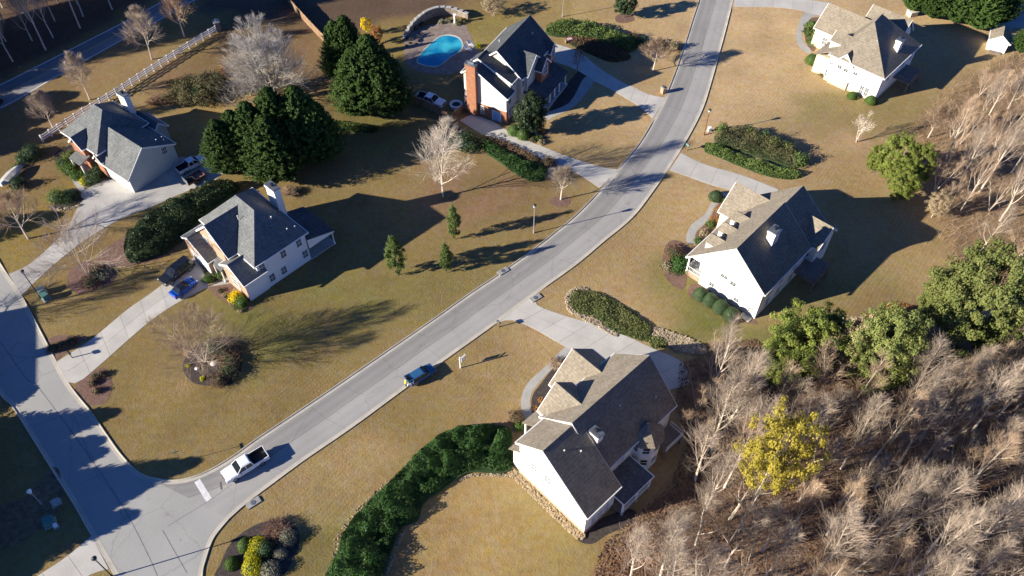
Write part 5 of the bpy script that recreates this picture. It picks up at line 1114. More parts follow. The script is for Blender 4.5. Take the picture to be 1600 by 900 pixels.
# upper right house
for i, (px, r, h) in enumerate((((1268,98),1.5,2.2),((1331,152),1.0,1.3),((1360,160),1.2,1.6))): shrub('clipped_globe', px, r, h, 'leaf_clip', ('clipped globe at the front corner of the upper right house', 'small clipped globe left of the basement windows of the upper right house', 'clipped globe at the right corner of the upper right house')[i], n=1500, leaf=.16, lump=.02, clipped=True)
for i, px in enumerate(((1267,42),(1264,52),(1272,56),(1276,44),(1270,66))): shrub('grass_clump', px, 1.3, 1.3, 'leaf_bank', ('top', 'left', 'middle', 'right', 'lowest')[i]+' grassy clump in the walk bed of the upper right house', n=600, leaf=.3)
shrub('shrub', (1285,116), 1.0, .7, 'leaf_olive', 'low olive shrub at the foundation of the upper right house', n=300, leaf=.2)
# bed beside the junction
for i, (px, r, h, m, lab) in enumerate((((384,853),1.0,1.3,'leaf_clip','clipped green globe at the top of the bed by the junction'),((363,882),.95,1.2,'leaf_clip','clipped green globe at the left of the bed by the junction'),((405,856),1.25,2.0,'leaf_gold','golden yellow conifer shrub at the top of the junction bed'),((397,872),1.1,1.6,'leaf_gold','golden yellow conifer shrub in the middle of the junction bed'),((396,888),1.3,1.9,'leaf_gold','lowest and largest golden yellow shrub of the junction bed'),((423,892),1.25,1.5,'leaf_grey','grey leaved shrub at the bottom of the junction bed'),((450,842),1.2,1.5,'leaf_grey','grey leaved shrub at the right of the junction bed'),((438,866),.9,1.0,'leaf_grey','small pale grey shrub between the two grey shrubs of the junction bed'),((416,862),1.2,2.1,'leaf_clipdark','dark green shrub behind the golden shrubs'))):
    shrub('bed_shrub', px, r, h, m, lab, n=1100, leaf=.15, lump=.03, clipped=i in (0, 1))
twig_bush('twig_bush', (432,832), 1.9, 1.3, 'twig_red', 'brown leafless bush at the top right of the junction bed', n=300)
# round bed by the long driveway
for i, (px, r, m, lab) in enumerate((((352,548),1.9,'leaf_brown','brown shrub in the round mulch bed behind the bare tree'),((362,565),1.7,'leaf_brown','rust brown shrub on the right rim of the round mulch bed'),((360,582),1.8,'leaf_olive','olive brown shrub on the lower right rim of the round mulch bed'),((345,596),1.3,'leaf_brown','low brown shrub at the bottom of the round mulch bed'),((335,545),1.6,'leaf_grey','grey shrub just behind the trunk in the round mulch bed'))):
    shrub('bed_shrub', px, r, 1.5, m, lab, n=800, leaf=.18)
for i, px in enumerate(((294,572),(317,592))): shrub('tuft', px, .4, .5, 'leaf_gold', ('yellow green tuft at the left of the round mulch bed', 'yellow green tuft at the bottom of the round mulch bed')[i], n=200, leaf=.14)
for i, (px, s) in enumerate((((335,570),.55),((308,577),.32))):
    b = MB(); b.lathe([(s*.6, 0), (s, s*.35), (s*.85, s*.8), (s*.3, s*1.05)], 8); o = b.build('white_boulder', MAT['trim'], None, True, P(*px)); tag(o, ('large white boulder in the round mulch bed', 'small white boulder in the round mulch bed')[i], 'boulder'); o.scale = (1, .75, 1)
for i, (px, r, m) in enumerate((((144,442),1.6,'leaf_brown'),((156,432),1.5,'leaf_grey'),((150,424),1.4,'leaf_brown'))): shrub('bed_shrub', px, r, 1.1, m, ('brown shrub below the bare tree between the left driveways', 'grey brown shrub right of the bare tree between the left driveways', 'brown shrub above the bare tree between the left driveways')[i], n=700, leaf=.18)
for i, (px, m) in enumerate((((83,545),'leaf_olive'),((98,540),'leaf_brown'),((112,534),'leaf_brown'))): shrub('low_shrub', px, 1.0, .8, m, ('olive low shrub left in the bed above the long driveway mouth', 'brown low shrub in the middle of the bed above the long driveway mouth', 'brown low shrub right in the bed above the long driveway mouth')[i], n=320, leaf=.18)
for i, px in enumerate(((150,590),(146,600),(152,612),(160,586))): shrub('low_shrub', px, .7, .9, 'leaf_brown', ('highest but one', 'left', 'lowest', 'highest')[i]+' brown low shrub in the bed below the long driveway mouth', n=240, leaf=.16)
# in front of the dark hip roofed house
shrub('yellow_bush', (370,467), 1.1, 1.6, 'leaf_flower', 'bright yellow bush at the front corner of the black roofed house', n=900, leaf=.18)
shrub('shrub', (379,476), 1.2, 1.7, 'leaf_clip', 'dark green bush beside the bright yellow bush', n=900, leaf=.16)
for i, px in enumerate(((352,462),(358,468),(364,474),(370,480),(376,486),(345,455))): shrub('border_shrub', px, .55, .5, ('leaf_tan', 'leaf_olive')[i % 2], 'low border plant in the curved row before the yellow bush', n=150, leaf=.15, group='low border plants before the yellow bush')
shrub('shrub', (345,432), .9, 1.1, 'leaf_bank', 'green shrub in the dark bed by the garage of the black roofed house', n=500, leaf=.16)
shrub('shrub', (325,437), 1.0, .8, 'leaf_clip', 'low green shrub at the driveway corner of the black roofed house', n=500, leaf=.16)
twig_bush('twig_bush', (452,303), 1.4, 1.4, 'twig_tan', 'tan leafless bush behind the white chimney of the black roofed house', n=220)
# around the grey roofed house
for i, (px, r, h, m) in enumerate((((112,248),1.5,1.6,'leaf_bright'),((104,258),1.7,1.7,'leaf_clip'),((113,267),1.7,1.8,'leaf_clip'),((122,276),1.3,1.5,'leaf_clip'),((145,282),1.7,1.6,'leaf_clipdark'),((156,270),1.6,1.5,'leaf_clipdark'),((134,284),1.0,1.0,'leaf_gold'),((92,312),2.0,2.2,'leaf_bank'),((110,310),1.6,1.5,'leaf_clipdark'),((52,243),2.4,2.3,'leaf_dark'),((38,250),1.6,1.6,'leaf_clipdark'),((30,292),1.6,2.0,'leaf_dark'))):
    shrub('shrub', px, r, h, m, ('bright shrub nearest the front corner of the grey roofed house', 'left shrub of the mound before the porch of the grey roofed house', 'middle shrub of the mound before the porch of the grey roofed house', 'lower shrub of the mound before the porch of the grey roofed house', 'clipped hedge block nearest the driveway of the grey roofed house', 'clipped hedge block against the brick front of the grey roofed house', 'small golden shrub between hedge block and walk', 'leafy shrub at the bend of the upper left driveway', 'dark shrub at the bend of the upper left driveway', 'large dark bush at the low end of the white fence', 'dark shrub above the covered boat', 'dark bush below the covered boat')[i], n=900, leaf=.2)
shrub('shrub', (28,262), 1.0, 1.0, 'leaf_bank', 'small green shrub touching the covered boat', n=300, leaf=.18)
# by the pool
for i, px in enumerate(((747,73),)): shrub('tuft', px, .7, .9, 'leaf_gold', 'yellow potted plant on the pool deck by the house', n=300, leaf=.16)
for i, px in enumerate(((652,45),(660,40),(690,36),(716,38),(700,34),(725,34))): shrub('pool_plant', px, .7, .9, ('leaf_grey', 'leaf_olive')[i % 2], ('first', 'second', 'third', 'sixth', 'fourth', 'last')[i]+' small plant from the left along the foot of the curved pool wall', n=200, leaf=.2)
for i, (px, r) in enumerate((((1053,76),1.3),((1041,74),1.0))): shrub('dry_grass', px, r, 1.7, 'leaf_tan', ('larger tuft of dry golden grass at the kerb of the upper road', 'smaller tuft of dry golden grass by the upper road')[i], n=500, leaf=.3)
shrub('shrub', (1000,68), 1.5, 1.5, 'leaf_bank', 'green shrub right of the brown bank near the spreading bare tree', n=600, leaf=.22)
shrub('shrub', (988,62), 1.6, 1.8, 'leaf_brown', 'brown shrub at the right end of the green bank', n=600, leaf=.22)
shrub('shrub', (806,655), .01+1.2, 1.5, 'leaf_brown', 'red brown round shrub at the end of the walk of the white gabled house', n=900, leaf=.16)
for i, px in enumerate(((846,626),(838,638))): shrub('border_shrub', px, .5, .6, 'leaf_orange', ('upper', 'lower')[i]+' orange plant in the walk bed of the white gabled house', n=220, leaf=.14)
shrub('shrub', (812,668), .8, 1.1, 'leaf_clip', 'green shrub under the eave at the corner of the white gabled house', n=400, leaf=.16)
twig_bush('twig_bush', (868,570), 1.2, .7, 'twig_tan', 'low tan twiggy plant in the walk bed near the driveway', n=160)
# ------------------------------------------------------------------ stones
def stones(name, px, n, size, label, mat='stone', z=.0, poly=None):
    pw = poly or closed(px, 4); xs = [p[0] for p in pw]; ys = [p[1] for p in pw]; b = MB(); k = 0; tries = 0
    while k < n and tries < n*20:
        tries += 1; x, y = random.uniform(min(xs), max(xs)), random.uniform(min(ys), max(ys))
        if not inside(pw, x, y): continue
        k += 1; s = size*random.uniform(.6, 1.5); a = random.uniform(0, 3.14); T = Matrix.Translation((x, y, z)) @ Matrix.Rotation(a, 4, 'Z') @ Matrix.Diagonal((s, s*random.uniform(.6, .9), s*random.uniform(.4, .7), 1))
        v = [(-.5,-.3,0),(.3,-.5,0),(.5,.2,0),(-.2,.5,0),(-.4,-.25,.8),(.2,-.35,.9),(.35,.2,.85),(-.15,.35,.8)]
        v = [T @ (Vector(p)*random.uniform(.85, 1.15)) for p in v]
        b.add(v, [(4,5,6,7),(0,1,5,4),(1,2,6,5),(2,3,7,6),(3,0,4,7)])
    return tag(b.build(name, MAT[mat]), label, 'stones', kind='stuff')
MAT['river_stone'] = M('river_stone', (.46, .37, .25), (.26, .21, .15), .9, .9, fine=.25, fscale=3)
stones('rock_bed', [(1020,512),(1040,516),(1075,528),(1100,540),(1103,552),(1080,553),(1050,545),(1040,535),(1018,524)], 1500, .26, 'tan rocks covering the bed between driveway and lawn', 'river_stone')
stones('rock_edging', [(884,462),(896,450),(918,450),(918,455),(900,456),(892,464),(891,476),(902,488),(934,500),(950,514),(965,522),(960,526),(935,512),(910,500),(890,488),(884,474)], 700, .22, 'row of tan stones around the green ground cover patch', 'river_stone')
stones('rock_strip', [(788,733),(797,731),(804,733),(860,783),(912,833),(905,842),(895,836),(850,794),(800,745)], 1400, .28, 'tan rocks piled along the gable wall of the white gabled house', 'stone')
stones('stone_edging', [(516,862),(530,828),(570,783),(605,750),(612,752),(578,786),(542,828),(526,868)], 170, .17, 'thin row of pale stones on the road side of the ivy bank', 'river_stone')
stones('stone_edging', [(738,741),(797,741),(800,745),(742,744),(720,751),(716,748)], 170, .18, 'thin row of pale stones on the lower lawn side of the ivy bank', 'river_stone')
stones('stone_edging', [(622,842),(634,824),(655,816),(656,819),(637,827),(626,846),(604,902),(600,900)], 150, .16, 'thin row of pale stones along the shaded foot of the ivy bank', 'river_stone')
stones('stone_edging', [(80,322),(95,326),(125,320),(126,323),(96,330),(80,327)], 60, .3, 'row of grey stones around the shrub bed at the left driveway bend', 'river_stone')

# ------------------------------------------------------------------ pool, deck and garden wall
sheet('pool_deck', closed([(633,60),(650,46),(675,38),(715,36),(727,40),(738,62),(748,75),(742,92),(715,112),(690,117),(655,112),(636,100),(632,80)], 5), .012, MAT['paver'])
pool_px = [(653,96),(657,86),(672,70),(688,58),(702,56),(716,60),(722,70),(718,80),(705,88),(695,96),(684,103),(672,103),(662,101)]
pp = closed(pool_px, 6); ctr = sum(pp, Vector())/len(pp)
cop = [ctr+(p-ctr)*1.07 for p in pp]
n = len(pp); b = MB()
b.add([(p.x, p.y, .06) for p in pp]+[(p.x, p.y, .06) for p in cop]+[(p.x, p.y, 0) for p in cop]+[(p.x, p.y, -.02) for p in pp], [(i, (i+1) % n, (i+1) % n+n, i+n) for i in range(n)]+[(i+n, (i+1) % n+n, (i+1) % n+2*n, i+2*n) for i in range(n)]+[(i+3*n, (i+1) % n+3*n, (i+1) % n, i) for i in range(n)])
tag(b.build('pool_coping', MAT['concrete']), kind='structure')
tag(sheet('pool_water', pp, .03, MAT['water']), kind='structure')
W = empty('garden_wall', P(690,28), 0, 'curved dry stone retaining wall around the pool terrace', 'wall')
wp = resample(line([(630,62),(640,50),(655,38),(672,28),(692,23),(715,24),(732,29)], 8), 15)
def block(b_, p, q, w, z0, z1, inset=0):
    d = (q-p).normalized(); nv = Vector((d.y, -d.x, 0))*w/2; o = W.location
    v = [p+nv-o, q+nv-o, q-nv-o, p-nv-o]; v = [(a.x, a.y, z0) for a in v]+[(a.x, a.y, z1) for a in v]
    b_.add(v, [(3,2,1,0),(4,5,6,7),(0,1,5,4),(1,2,6,5),(2,3,7,6),(3,0,4,7)])
hs = [.5, .8, 1.2, 1.5, 1.7, 1.8, 1.9, 1.9, 1.9, 1.8, 1.7, 1.5, 1.3, 1.1]
for i in range(14):
    b = MB(); block(b, wp[i], wp[i+1], .5, 0, hs[i]); b.build('wall_block', MAT['wall_stone'], W)
    b = MB(); g = (wp[i+1]-wp[i])*.02; block(b, wp[i]+g, wp[i+1]-g, .66, hs[i]+.002, hs[i]+.14); b.build('cap_stone', MAT['walk'], W)
# a stone column on the terrace and iron chairs with a table
o = empty('column', P(711,37), 0, 'pale stone column standing by the pool terrace wall', 'column')
MB().box((-.35,-.35,0),(.35,.35,.25)).build('column_base', MAT['walk'], o); MB().lathe([(.24,.25),(.2,1.0),(.2,1.9),(.26,2.0)], 10).build('column_shaft', MAT['trim'], o); MB().box((-.3,-.3,2.0),(.3,.3,2.15)).build('column_cap', MAT['trim'], o)
def patio_chair(px, rz, label):
    o = empty('patio_chair', P(*px), rz, label, 'chair', 'iron chairs on the pool terrace')
    MB().box((-.28,-.28,.42),(.28,.28,.47)).build('seat', MAT['iron'], o)
    b = MB()
    for x in (-.26,-.09,.09,.26): b.tube([(x,.27,.45),(x,.36,1.0)], .02, 4)
    b.tube([(-.28,.36,1.0),(.28,.36,1.0)], .025, 4); b.build('backrest', MAT['iron'], o)
    for x in (-.25,.25):
        for y in (-.25,.25): MB().tube([(x,y,0),(x*.95,y*.95,.43)], .02, 4).build('leg', MAT['iron'], o)
for i, (px, rz) in enumerate((((637,63),.4),((642,70),1.7),((650,62),-.6),((636,74),2.6))): patio_chair(px, rz, 'black iron chair on the shaded end of the pool terrace, '+('topmost', 'right hand', 'nearest the wall middle', 'lowest')[i])
o = empty('patio_table', P(643,66), 0, 'round black iron table among the terrace chairs', 'table'); MB().lathe([(.6,.70),(.6,.74)], 14).build('table_top', MAT['iron'], o)
for k in range(3): MB().tube([(.45*math.cos(k*2.09), .45*math.sin(k*2.09), 0), (.15*math.cos(k*2.09), .15*math.sin(k*2.09), .71)], .025, 4).build('leg', MAT['iron'], o)
def lounger(px, rz, label):
    o = empty('pool_lounger', P(*px), rz, label, 'lounger', 'white loungers by the pool'); MB().box((-.33,-.9,.28),(.33,.35,.36)).build('seat', MAT['white_vinyl'], o)
    MB().box((-.33,0,0),(.33,.75,.07), Matrix.Translation((0,.35,.3)) @ Matrix.Rotation(R(40), 4, 'X')).build('backrest', MAT['white_vinyl'], o)
    for x in (-.28,.28):
        for y in (-.8,.3): MB().box((x-.03,y-.03,0),(x+.03,y+.03,.28)).build('leg', MAT['white_vinyl'], o)
lounger((731,78), 1.0, 'white lounger between pool and house'); lounger((736,72), .8, 'white lounger nearest the yellow potted plant')

# ------------------------------------------------------------------ fences
def rail_fence():
    pts = [P(68,222), P(120,188), P(180,151), P(240,112), P(290,80), P(339,50)]; posts = resample(catmull(pts, 6), 24)
    F = empty('rail_fence', posts[0], 0, 'white three rail fence running along the county road', 'fence'); o = posts[0]
    for i, p in enumerate(posts):
        q = p-o; MB().box((q.x-.1, q.y-.1, 0), (q.x+.1, q.y+.1, 1.5)).box((q.x-.13, q.y-.13, 1.5), (q.x+.13, q.y+.13, 1.56)).build('post', MAT['white_vinyl'], F)
        if i < len(posts)-1:
            d = posts[i+1]-p; T = Matrix.Translation(q) @ Matrix.Rotation(math.atan2(d.y, d.x), 4, 'Z'); L_ = d.length
            for z in (.42, .82, 1.22): MB().box((.08, -.04, z), (L_-.08, .04, z+.19), T).build('rail', MAT['white_vinyl'], F)
rail_fence()
o = empty('stone_pier', P(342,48), .5, 'grey stone pier at the far end of the white fence', 'pier')
MB().box((-.5,-.5,0),(.5,.5,2.0)).build('shaft', MAT['wall_stone'], o); MB().box((-.65,-.65,2.0),(.65,.65,2.2)).build('cap', MAT['concrete'], o); MB().lathe([(.22,2.2),(.3,2.45),(.2,2.7),(.05,2.8)], 10).build('finial', MAT['concrete'], o)
def board_fence(name, px, h, label, bw=.9, mat='wood'):
    pts = catmull([P(*p) for p in px], 8); L_ = sum((b-a).length for a, b in zip(pts, pts[1:])); n = int(L_/bw)+1; pt = resample(pts, n+1)
    F = empty(name, pt[0], 0, label, 'fence')
    for i in range(n):
        d = pt[i+1]-pt[i]; T = Matrix.Translation(pt[i]-pt[0]) @ Matrix.Rotation(math.atan2(d.y, d.x), 4, 'Z'); hh = h+random.uniform(-.03, .03)
        MB().box((.01, -.025+random.uniform(-.006, .006), .03), (d.length-.01, .025, hh), T).build('board', MAT[mat], F)
        if i % 3 == 0: MB().box((-.06, .03, 0), (.06, .15, h+.05), T).build('post', MAT[mat], F)
    return F
board_fence('board_fence', [(438,-30),(452,5),(478,36),(512,72)], 1.9, 'brown board fence descending from the top edge to the slender conifer')
board_fence('board_fence', [(524,128),(542,148),(560,164)], 1.7, 'brown board fence piece below the pool conifers')
board_fence('board_fence', [(563,168),(575,174),(582,176)], 1.3, 'short brown board fence piece at the gap below the pool conifers')
board_fence('yard_fence', [(640,158),(660,167),(682,178),(704,190)], 1.7, 'brown board fence in front of the pickup in the pool house yard', .5)
board_fence('yard_fence', [(705,190),(716,182),(727,173)], 1.7, 'short brown board fence joining the brick chimney house', .5)

# ------------------------------------------------------------------ vehicles
def paint(name, c, rough=.25): return M(name, c, tuple(x*.92 for x in c), .8, rough, spec=.5, coat=.6)
MAT['car_white'] = paint('white_car_paint', (.80, .81, .82)); MAT['car_silver'] = paint('silver_car_paint', (.72, .75, .78)); MAT['car_blue'] = paint('blue_car_paint', (.012, .09, .50)); MAT['car_steel'] = paint('steel_blue_paint', (.03, .11, .24)); MAT['car_black'] = paint('black_car_paint', (.012, .014, .017))
MAT['car_glass'] = M('car_glass', (.012, .016, .02), (.02, .026, .03), 1, .05, spec=.7); MAT['tyre'] = M('tyre', (.018, .018, .018), (.03, .03, .03), 3, .85); MAT['rim'] = M('rim', (.45, .46, .48), (.35, .36, .38), 3, .35, metal=.8); MAT['bedliner'] = M('bedliner', (.022, .022, .024), (.035, .035, .037), 2, .8); MAT['lamp_clear'] = M('headlight', (.75, .76, .78), (.65, .66, .68), 3, .15); MAT['lamp_red'] = M('tail_light', (.35, .02, .02), (.28, .015, .015), 3, .2); MAT['plate'] = M('plate', (.72, .72, .70), (.65, .65, .63), 3, .5); MAT['grey_plastic'] = M('grey_plastic', (.10, .10, .105), (.07, .07, .075), 3, .6)
def loft(secs, mat, name, parent):
    """secs: list of (x, half width bottom, half width top, z bottom, z shoulder, z top)"""
    b = MB(); m = 10
    for x, wb, wt, zb, zs, zt in secs:
        b.v += [(x, -wb*.9, zb), (x, -wb, zb+.12), (x, -wb, zs), (x, -(wb+wt)/2, (zs+zt*1.5)/2.5), (x, -wt*.88, zt), (x, wt*.88, zt), (x, (wb+wt)/2, (zs+zt*1.5)/2.5), (x, wb, zs), (x, wb, zb+.12), (x, wb*.9, zb)]
    n = len(secs)
    b.f = [(i*m+k, i*m+(k+1) % m, (i+1)*m+(k+1) % m, (i+1)*m+k) for i in range(n-1) for k in range(m)] + [tuple(range(m)), tuple(range(n*m-1, (n-1)*m-1, -1))]
    return b.build(name, mat, parent)
def wheels(o, xs, hw, r, w=.24):
    for x in xs:
        for s in (-1, 1):
            T = Matrix.Translation((x, s*(hw-w/2), r)) @ Matrix.Rotation(R(90), 4, 'X'); b = MB().lathe([(r*.62, -w/2), (r*.93, -w/2), (r, -w*.36), (r, w*.36), (r*.93, w/2), (r*.62, w/2)], 16); b.v = [tuple(T @ Vector(p)) for p in b.v]
            wo = b.build('wheel', MAT['tyre'], o); b = MB().lathe([(r*.2, -w/2-.012), (r*.6, -w/2-.004), (r*.61, 0), (r*.6, w/2+.004), (r*.2, w/2+.012)], 12); b.v = [tuple(T @ Vector(p)) for p in b.v]; b.build('rim', MAT['rim'], wo)
def greenhouse(o, x0, x1, xa, xb, hw, ht, z0, z1, mat):
    """x0..x1 base, xa..xb roof (rear to front); glass box, painted roof and pillars"""
    v = [(x0,-hw,z0),(x1,-hw,z0),(x1,hw,z0),(x0,hw,z0),(xa,-ht,z1),(xb,-ht,z1),(xb,ht,z1),(xa,ht,z1)]
    MB().add(v, [(3,2,1,0),(4,5,6,7),(0,1,5,4),(1,2,6,5),(2,3,7,6),(3,0,4,7)]).build('windows', MAT['car_glass'], o)
    e = .03; MB().add([(xa-e,-ht-e,z1),(xb+e,-ht-e,z1),(xb+e,ht+e,z1),(xa-e,ht+e,z1),(xa+.12,-ht+.12,z1+.07),(xb-.15,-ht+.12,z1+.07),(xb-.15,ht-.12,z1+.07),(xa+.12,ht-.12,z1+.07)], [(3,2,1,0),(4,5,6,7),(0,1,5,4),(1,2,6,5),(2,3,7,6),(3,0,4,7)]).build('roof_panel', mat, o)
    b = MB()
    for s in (-1, 1):
        for (p, q, r_) in (((x0, s*hw, z0), (xa, s*ht, z1), .06), ((x1, s*hw, z0), (xb, s*ht, z1), .05)): b.tube([p, q], r_, 5)
        xm = (x0+x1)/2*.5+(xa+xb)/2*.5; b.tube([(xm, s*(hw+.005), z0), (xm, s*(ht+.005), z1)], .05, 4)
    b.build('pillars', mat, o)
def lights(o, xf, xr_, hw, zf, zr, plate=True):
    for s in (-1, 1):
        MB().box((xf-.12, s*hw*.78-.17, zf-.09), (xf+.02, s*hw*.78+.17, zf+.09)).build('headlight', MAT['lamp_clear'], o)
        MB().box((xr_-.02, s*hw*.85-.1, zr-.16), (xr_+.1, s*hw*.85+.1, zr+.16)).build('tail_light', MAT['lamp_red'], o)
        MB().box((xf*.32-.05, s*(hw+.12)-.1, 1.05), (xf*.32+.07, s*(hw+.12)+.1, 1.22)).build('mirror', MAT['grey_plastic'], o)
    if plate: MB().box((xr_-.03, -.26, .55), (xr_+.02, .26, .7)).build('number_plate', MAT['plate'], o)
def place(name, rear, front, L0, label, cat='car'):
    a, b_ = P(*rear), P(*front); d = b_-a; o = empty(name, (a+b_)/2, math.atan2(d.y, d.x), label, cat); s = d.length/L0; o.scale = (s, s, s) if .9 < s < 1.15 else (min(max(s, .92), 1.12),)*3; return o
def pickup(name, rear, front, mat, label, tool=False, rack=False):
    """crew cab pickup, 5.9 m, x forwards"""
    o = place(name, rear, front, 5.9, label, 'pickup')
    loft([(2.95,.86,.80,.42,.72,.80),(2.88,.95,.88,.34,.92,1.04),(2.3,.99,.92,.32,1.0,1.14),(1.35,.99,.92,.32,1.04,1.18),(1.2,.99,.93,.32,1.06,1.2),(-.85,.99,.95,.32,1.08,1.2)], mat, 'body', o)
    greenhouse(o, -.85, 1.35, -.68, .62, .93, .76, 1.18, 1.82, mat)
    for s in (-1, 1): MB().box((-2.9, s*.99-.09 if s > 0 else -.99, .55), (-.86, .99 if s > 0 else -.99+.09, 1.2)).build('bed_side', mat, o)
    MB().box((-2.95, -.97, .55), (-2.87, .97, 1.2)).build('tailgate', mat, o); MB().box((-2.87, -.9, .55), (-.86, .9, .68)).build('bed_floor', MAT['bedliner'], o); MB().box((-.90, -.9, .68), (-.86, .9, 1.19)).build('bed_front', MAT['bedliner'], o)
    for s in (-1, 1): MB().box((-2.86, s*.895-.01, .68), (-.9, s*.895+.01, 1.17)).build('bed_liner', MAT['bedliner'], o)
    MB().box((-3.05, -.95, .42), (-2.95, .95, .62)).build('rear_bumper', MAT['rim'], o); MB().box((2.9, -.9, .36), (3.02, .9, .58)).build('front_bumper', MAT['rim'], o); MB().box((2.86, -.5, .66), (2.97, .5, .98)).build('grille', MAT['grey_plastic'], o)
    wheels(o, (1.85, -1.85), 1.0, .4, .27); lights(o, 2.9, -2.93, .97, .9, .95); 
    if tool: MB().box((-1.35, -.86, 1.0), (-.92, .86, 1.3)).build('toolbox', MAT['bedliner'], o)
    return o
pickup('white_pickup', (418,711), (352,751), MAT['car_white'], 'white crew cab pickup with black bed on the road by the stop line')
pickup('silver_pickup', (280,272), (322,250), MAT['car_silver'], 'silver pickup parked in shade beside the pale green gable wall')
pickup('work_pickup', (652,154), (694,168), MAT['car_white'], 'white pickup parked inside the fenced yard of the pool house', tool=True)
def suv(name, rear, front, mat, label, L0=5.0, z1=1.78):
    o = place(name, rear, front, L0, label); k = L0/5.0
    loft([(2.5*k,.80,.7,.42,.66,.74),(2.42*k,.92,.84,.32,.84,.95),(1.7*k,.97,.9,.28,.95,1.07),(1.15*k,.97,.91,.28,.99,1.1),(-2.1*k,.97,.92,.28,1.02,1.1),(-2.42*k,.95,.88,.32,1.0,1.08),(-2.5*k,.86,.8,.42,.9,1.0)], mat, 'body', o)
    greenhouse(o, -2.42*k, 1.25*k, -2.1*k, .45*k, .91, .74, 1.08, z1, mat)
    MB().box((2.4*k, -.45, .6), (2.52*k, .45, .82)).build('grille', MAT['grey_plastic'], o)
    wheels(o, (1.55*k, -1.5*k), .98, .37); lights(o, 2.44*k, -2.47*k, .95, .82, .98); return o
suv('black_car', (301,412), (255,447), MAT['car_black'], 'long black car parked beside the blue sports car on the driveway', 5.3, 1.7)
def sports(name, rear, front, label):
    o = place(name, rear, front, 4.6, label)
    loft([(2.3,.70,.6,.36,.5,.58),(2.2,.88,.8,.24,.64,.74),(1.4,.95,.88,.22,.78,.90),(.7,.95,.88,.22,.82,.94),(-1.4,.96,.9,.22,.86,.98),(-2.2,.93,.86,.28,.86,.98),(-2.3,.85,.8,.4,.8,.92)], MAT['car_blue'], 'body', o)
    greenhouse(o, -1.6, .85, -1.0, .15, .84, .62, .95, 1.34, MAT['car_black'])
    MB().box((-2.25, -.75, 1.04), (-2.0, .75, 1.09)).box((-2.15, -.6, .9), (-2.08, -.52, 1.05)).box((-2.15, .52, .9), (-2.08, .6, 1.05)).build('spoiler', MAT['car_blue'], o)
    for s in (-1, 1): MB().box((.95, s*.22-.12, .925), (2.0, s*.22+.12, .935), Matrix.Translation((0, 0, .12)) @ Matrix.Rotation(R(5.5), 4, 'Y')).build('hood_stripe', MAT['car_black'], o)
    wheels(o, (1.4, -1.35), .96, .34, .26); lights(o, 2.2, -2.27, .9, .66, .82); return o
sports('blue_sports_car', (272,466), (305,440), 'blue sports car with black roof parked on the driveway')
# hatchback on the street, tailgate raised
o = place('blue_hatchback', (639,601), (678,577), 4.5, 'steel blue car with raised tailgate parked at the kerb of the main road')
loft([(2.2,.76,.66,.38,.6,.7),(2.1,.87,.8,.28,.76,.88),(1.3,.91,.84,.26,.88,1.0),(.95,.91,.85,.26,.92,1.03),(-1.9,.91,.86,.26,.95,1.03),(-2.2,.88,.8,.34,.9,.98)], MAT['car_steel'], 'body', o)
greenhouse(o, -1.9, 1.1, -1.6, .3, .85, .68, 1.0, 1.58, MAT['car_steel'])
T = Matrix.Translation((-1.62, 0, 1.6)) @ Matrix.Rotation(R(8), 4, 'Y'); t_ = MB().box((-.95, -.7, 0), (0, .7, .06), T).build('tailgate', MAT['car_steel'], o); MB().box((-.8, -.55, .061), (-.2, .55, .07), T).build('tailgate_window', MAT['car_glass'], t_)
MB().box((-2.28, -.5, .62), (-2.2, .5, .82)).build('number_plate', MAT['plate'], o)
wheels(o, (1.35, -1.3), .92, .34); lights(o, 2.12, -2.18, .88, .74, .9, False)
o = suv('grey_car', (-4,162), (-26,173), MAT['car_black'], 'dark car on the county road cut by the left edge')
# utility trailer beside the silver pickup
a, b_ = P(290,291), P(322,273); d = b_-a; o = empty('utility_trailer', (a+b_)/2, math.atan2(d.y, d.x), 'small red brown utility trailer beside the silver pickup', 'trailer')
MAT['rust'] = M('rust_red', (.20, .07, .05), (.13, .05, .04), 2, .8)
MB().box((-1.7,-.85,.45),(1.5,.85,.55)).build('deck', MAT['deck'], o); MB().box((-1.7,-.9,.55),(1.5,-.84,.9)).build('side_rail', MAT['rust'], o); MB().box((-1.7,.84,.55),(1.5,.9,.9)).build('side_rail', MAT['rust'], o); MB().box((1.44,-.84,.55),(1.5,.84,1.0)).build('front_rail', MAT['rust'], o)
MB().box((-1.76,-.84,.5),(-1.7,.84,1.5)).build('ramp', MAT['rim'], o); MB().tube([(1.5,-.8,.5),(2.7,0,.5)], .05, 4).tube([(1.5,.8,.5),(2.7,0,.5)], .05, 4).build('tow_bar', MAT['rust'], o); wheels(o, (-.1,), 1.1, .33, .2)
MB().box((-1.5,-.7,.551),(-.2,.7,.95)).build('load_box', MAT['bedliner'], o)
# covered boat at the left edge
o = empty('covered_boat', P(22,277), R(72), 'small boat under a pale grey cover on the left edge lawn', 'boat')
b = MB(); S_ = [(-2.4,.75,.95),(-1.6,.95,1.15),(0,1.0,1.25),(1.4,.75,1.2),(2.3,.25,1.05)]
for x, hw, z in S_: b.v += [(x,-hw,.55),(x,-hw*.9,z*.8),(x,0,z),(x,hw*.9,z*.8),(x,hw,.55),(x,0,.3)]
b.f = [(i*6+k, i*6+(k+1) % 6, (i+1)*6+(k+1) % 6, (i+1)*6+k) for i in range(4) for k in range(6)]+[(0,1,2,3,4,5),(29,28,27,26,25,24)]
b.build('cover', MAT['walk'], o); MB().box((-2.8,-.25,.4),(-2.35,.25,1.2)).build('motor', MAT['white_vinyl'], o); MB().tube([(2.0,0,.45),(3.6,0,.45)], .05, 4).build('trailer_tongue', MAT['rim'], o); wheels(o, (-.6,), 1.05, .3, .18)
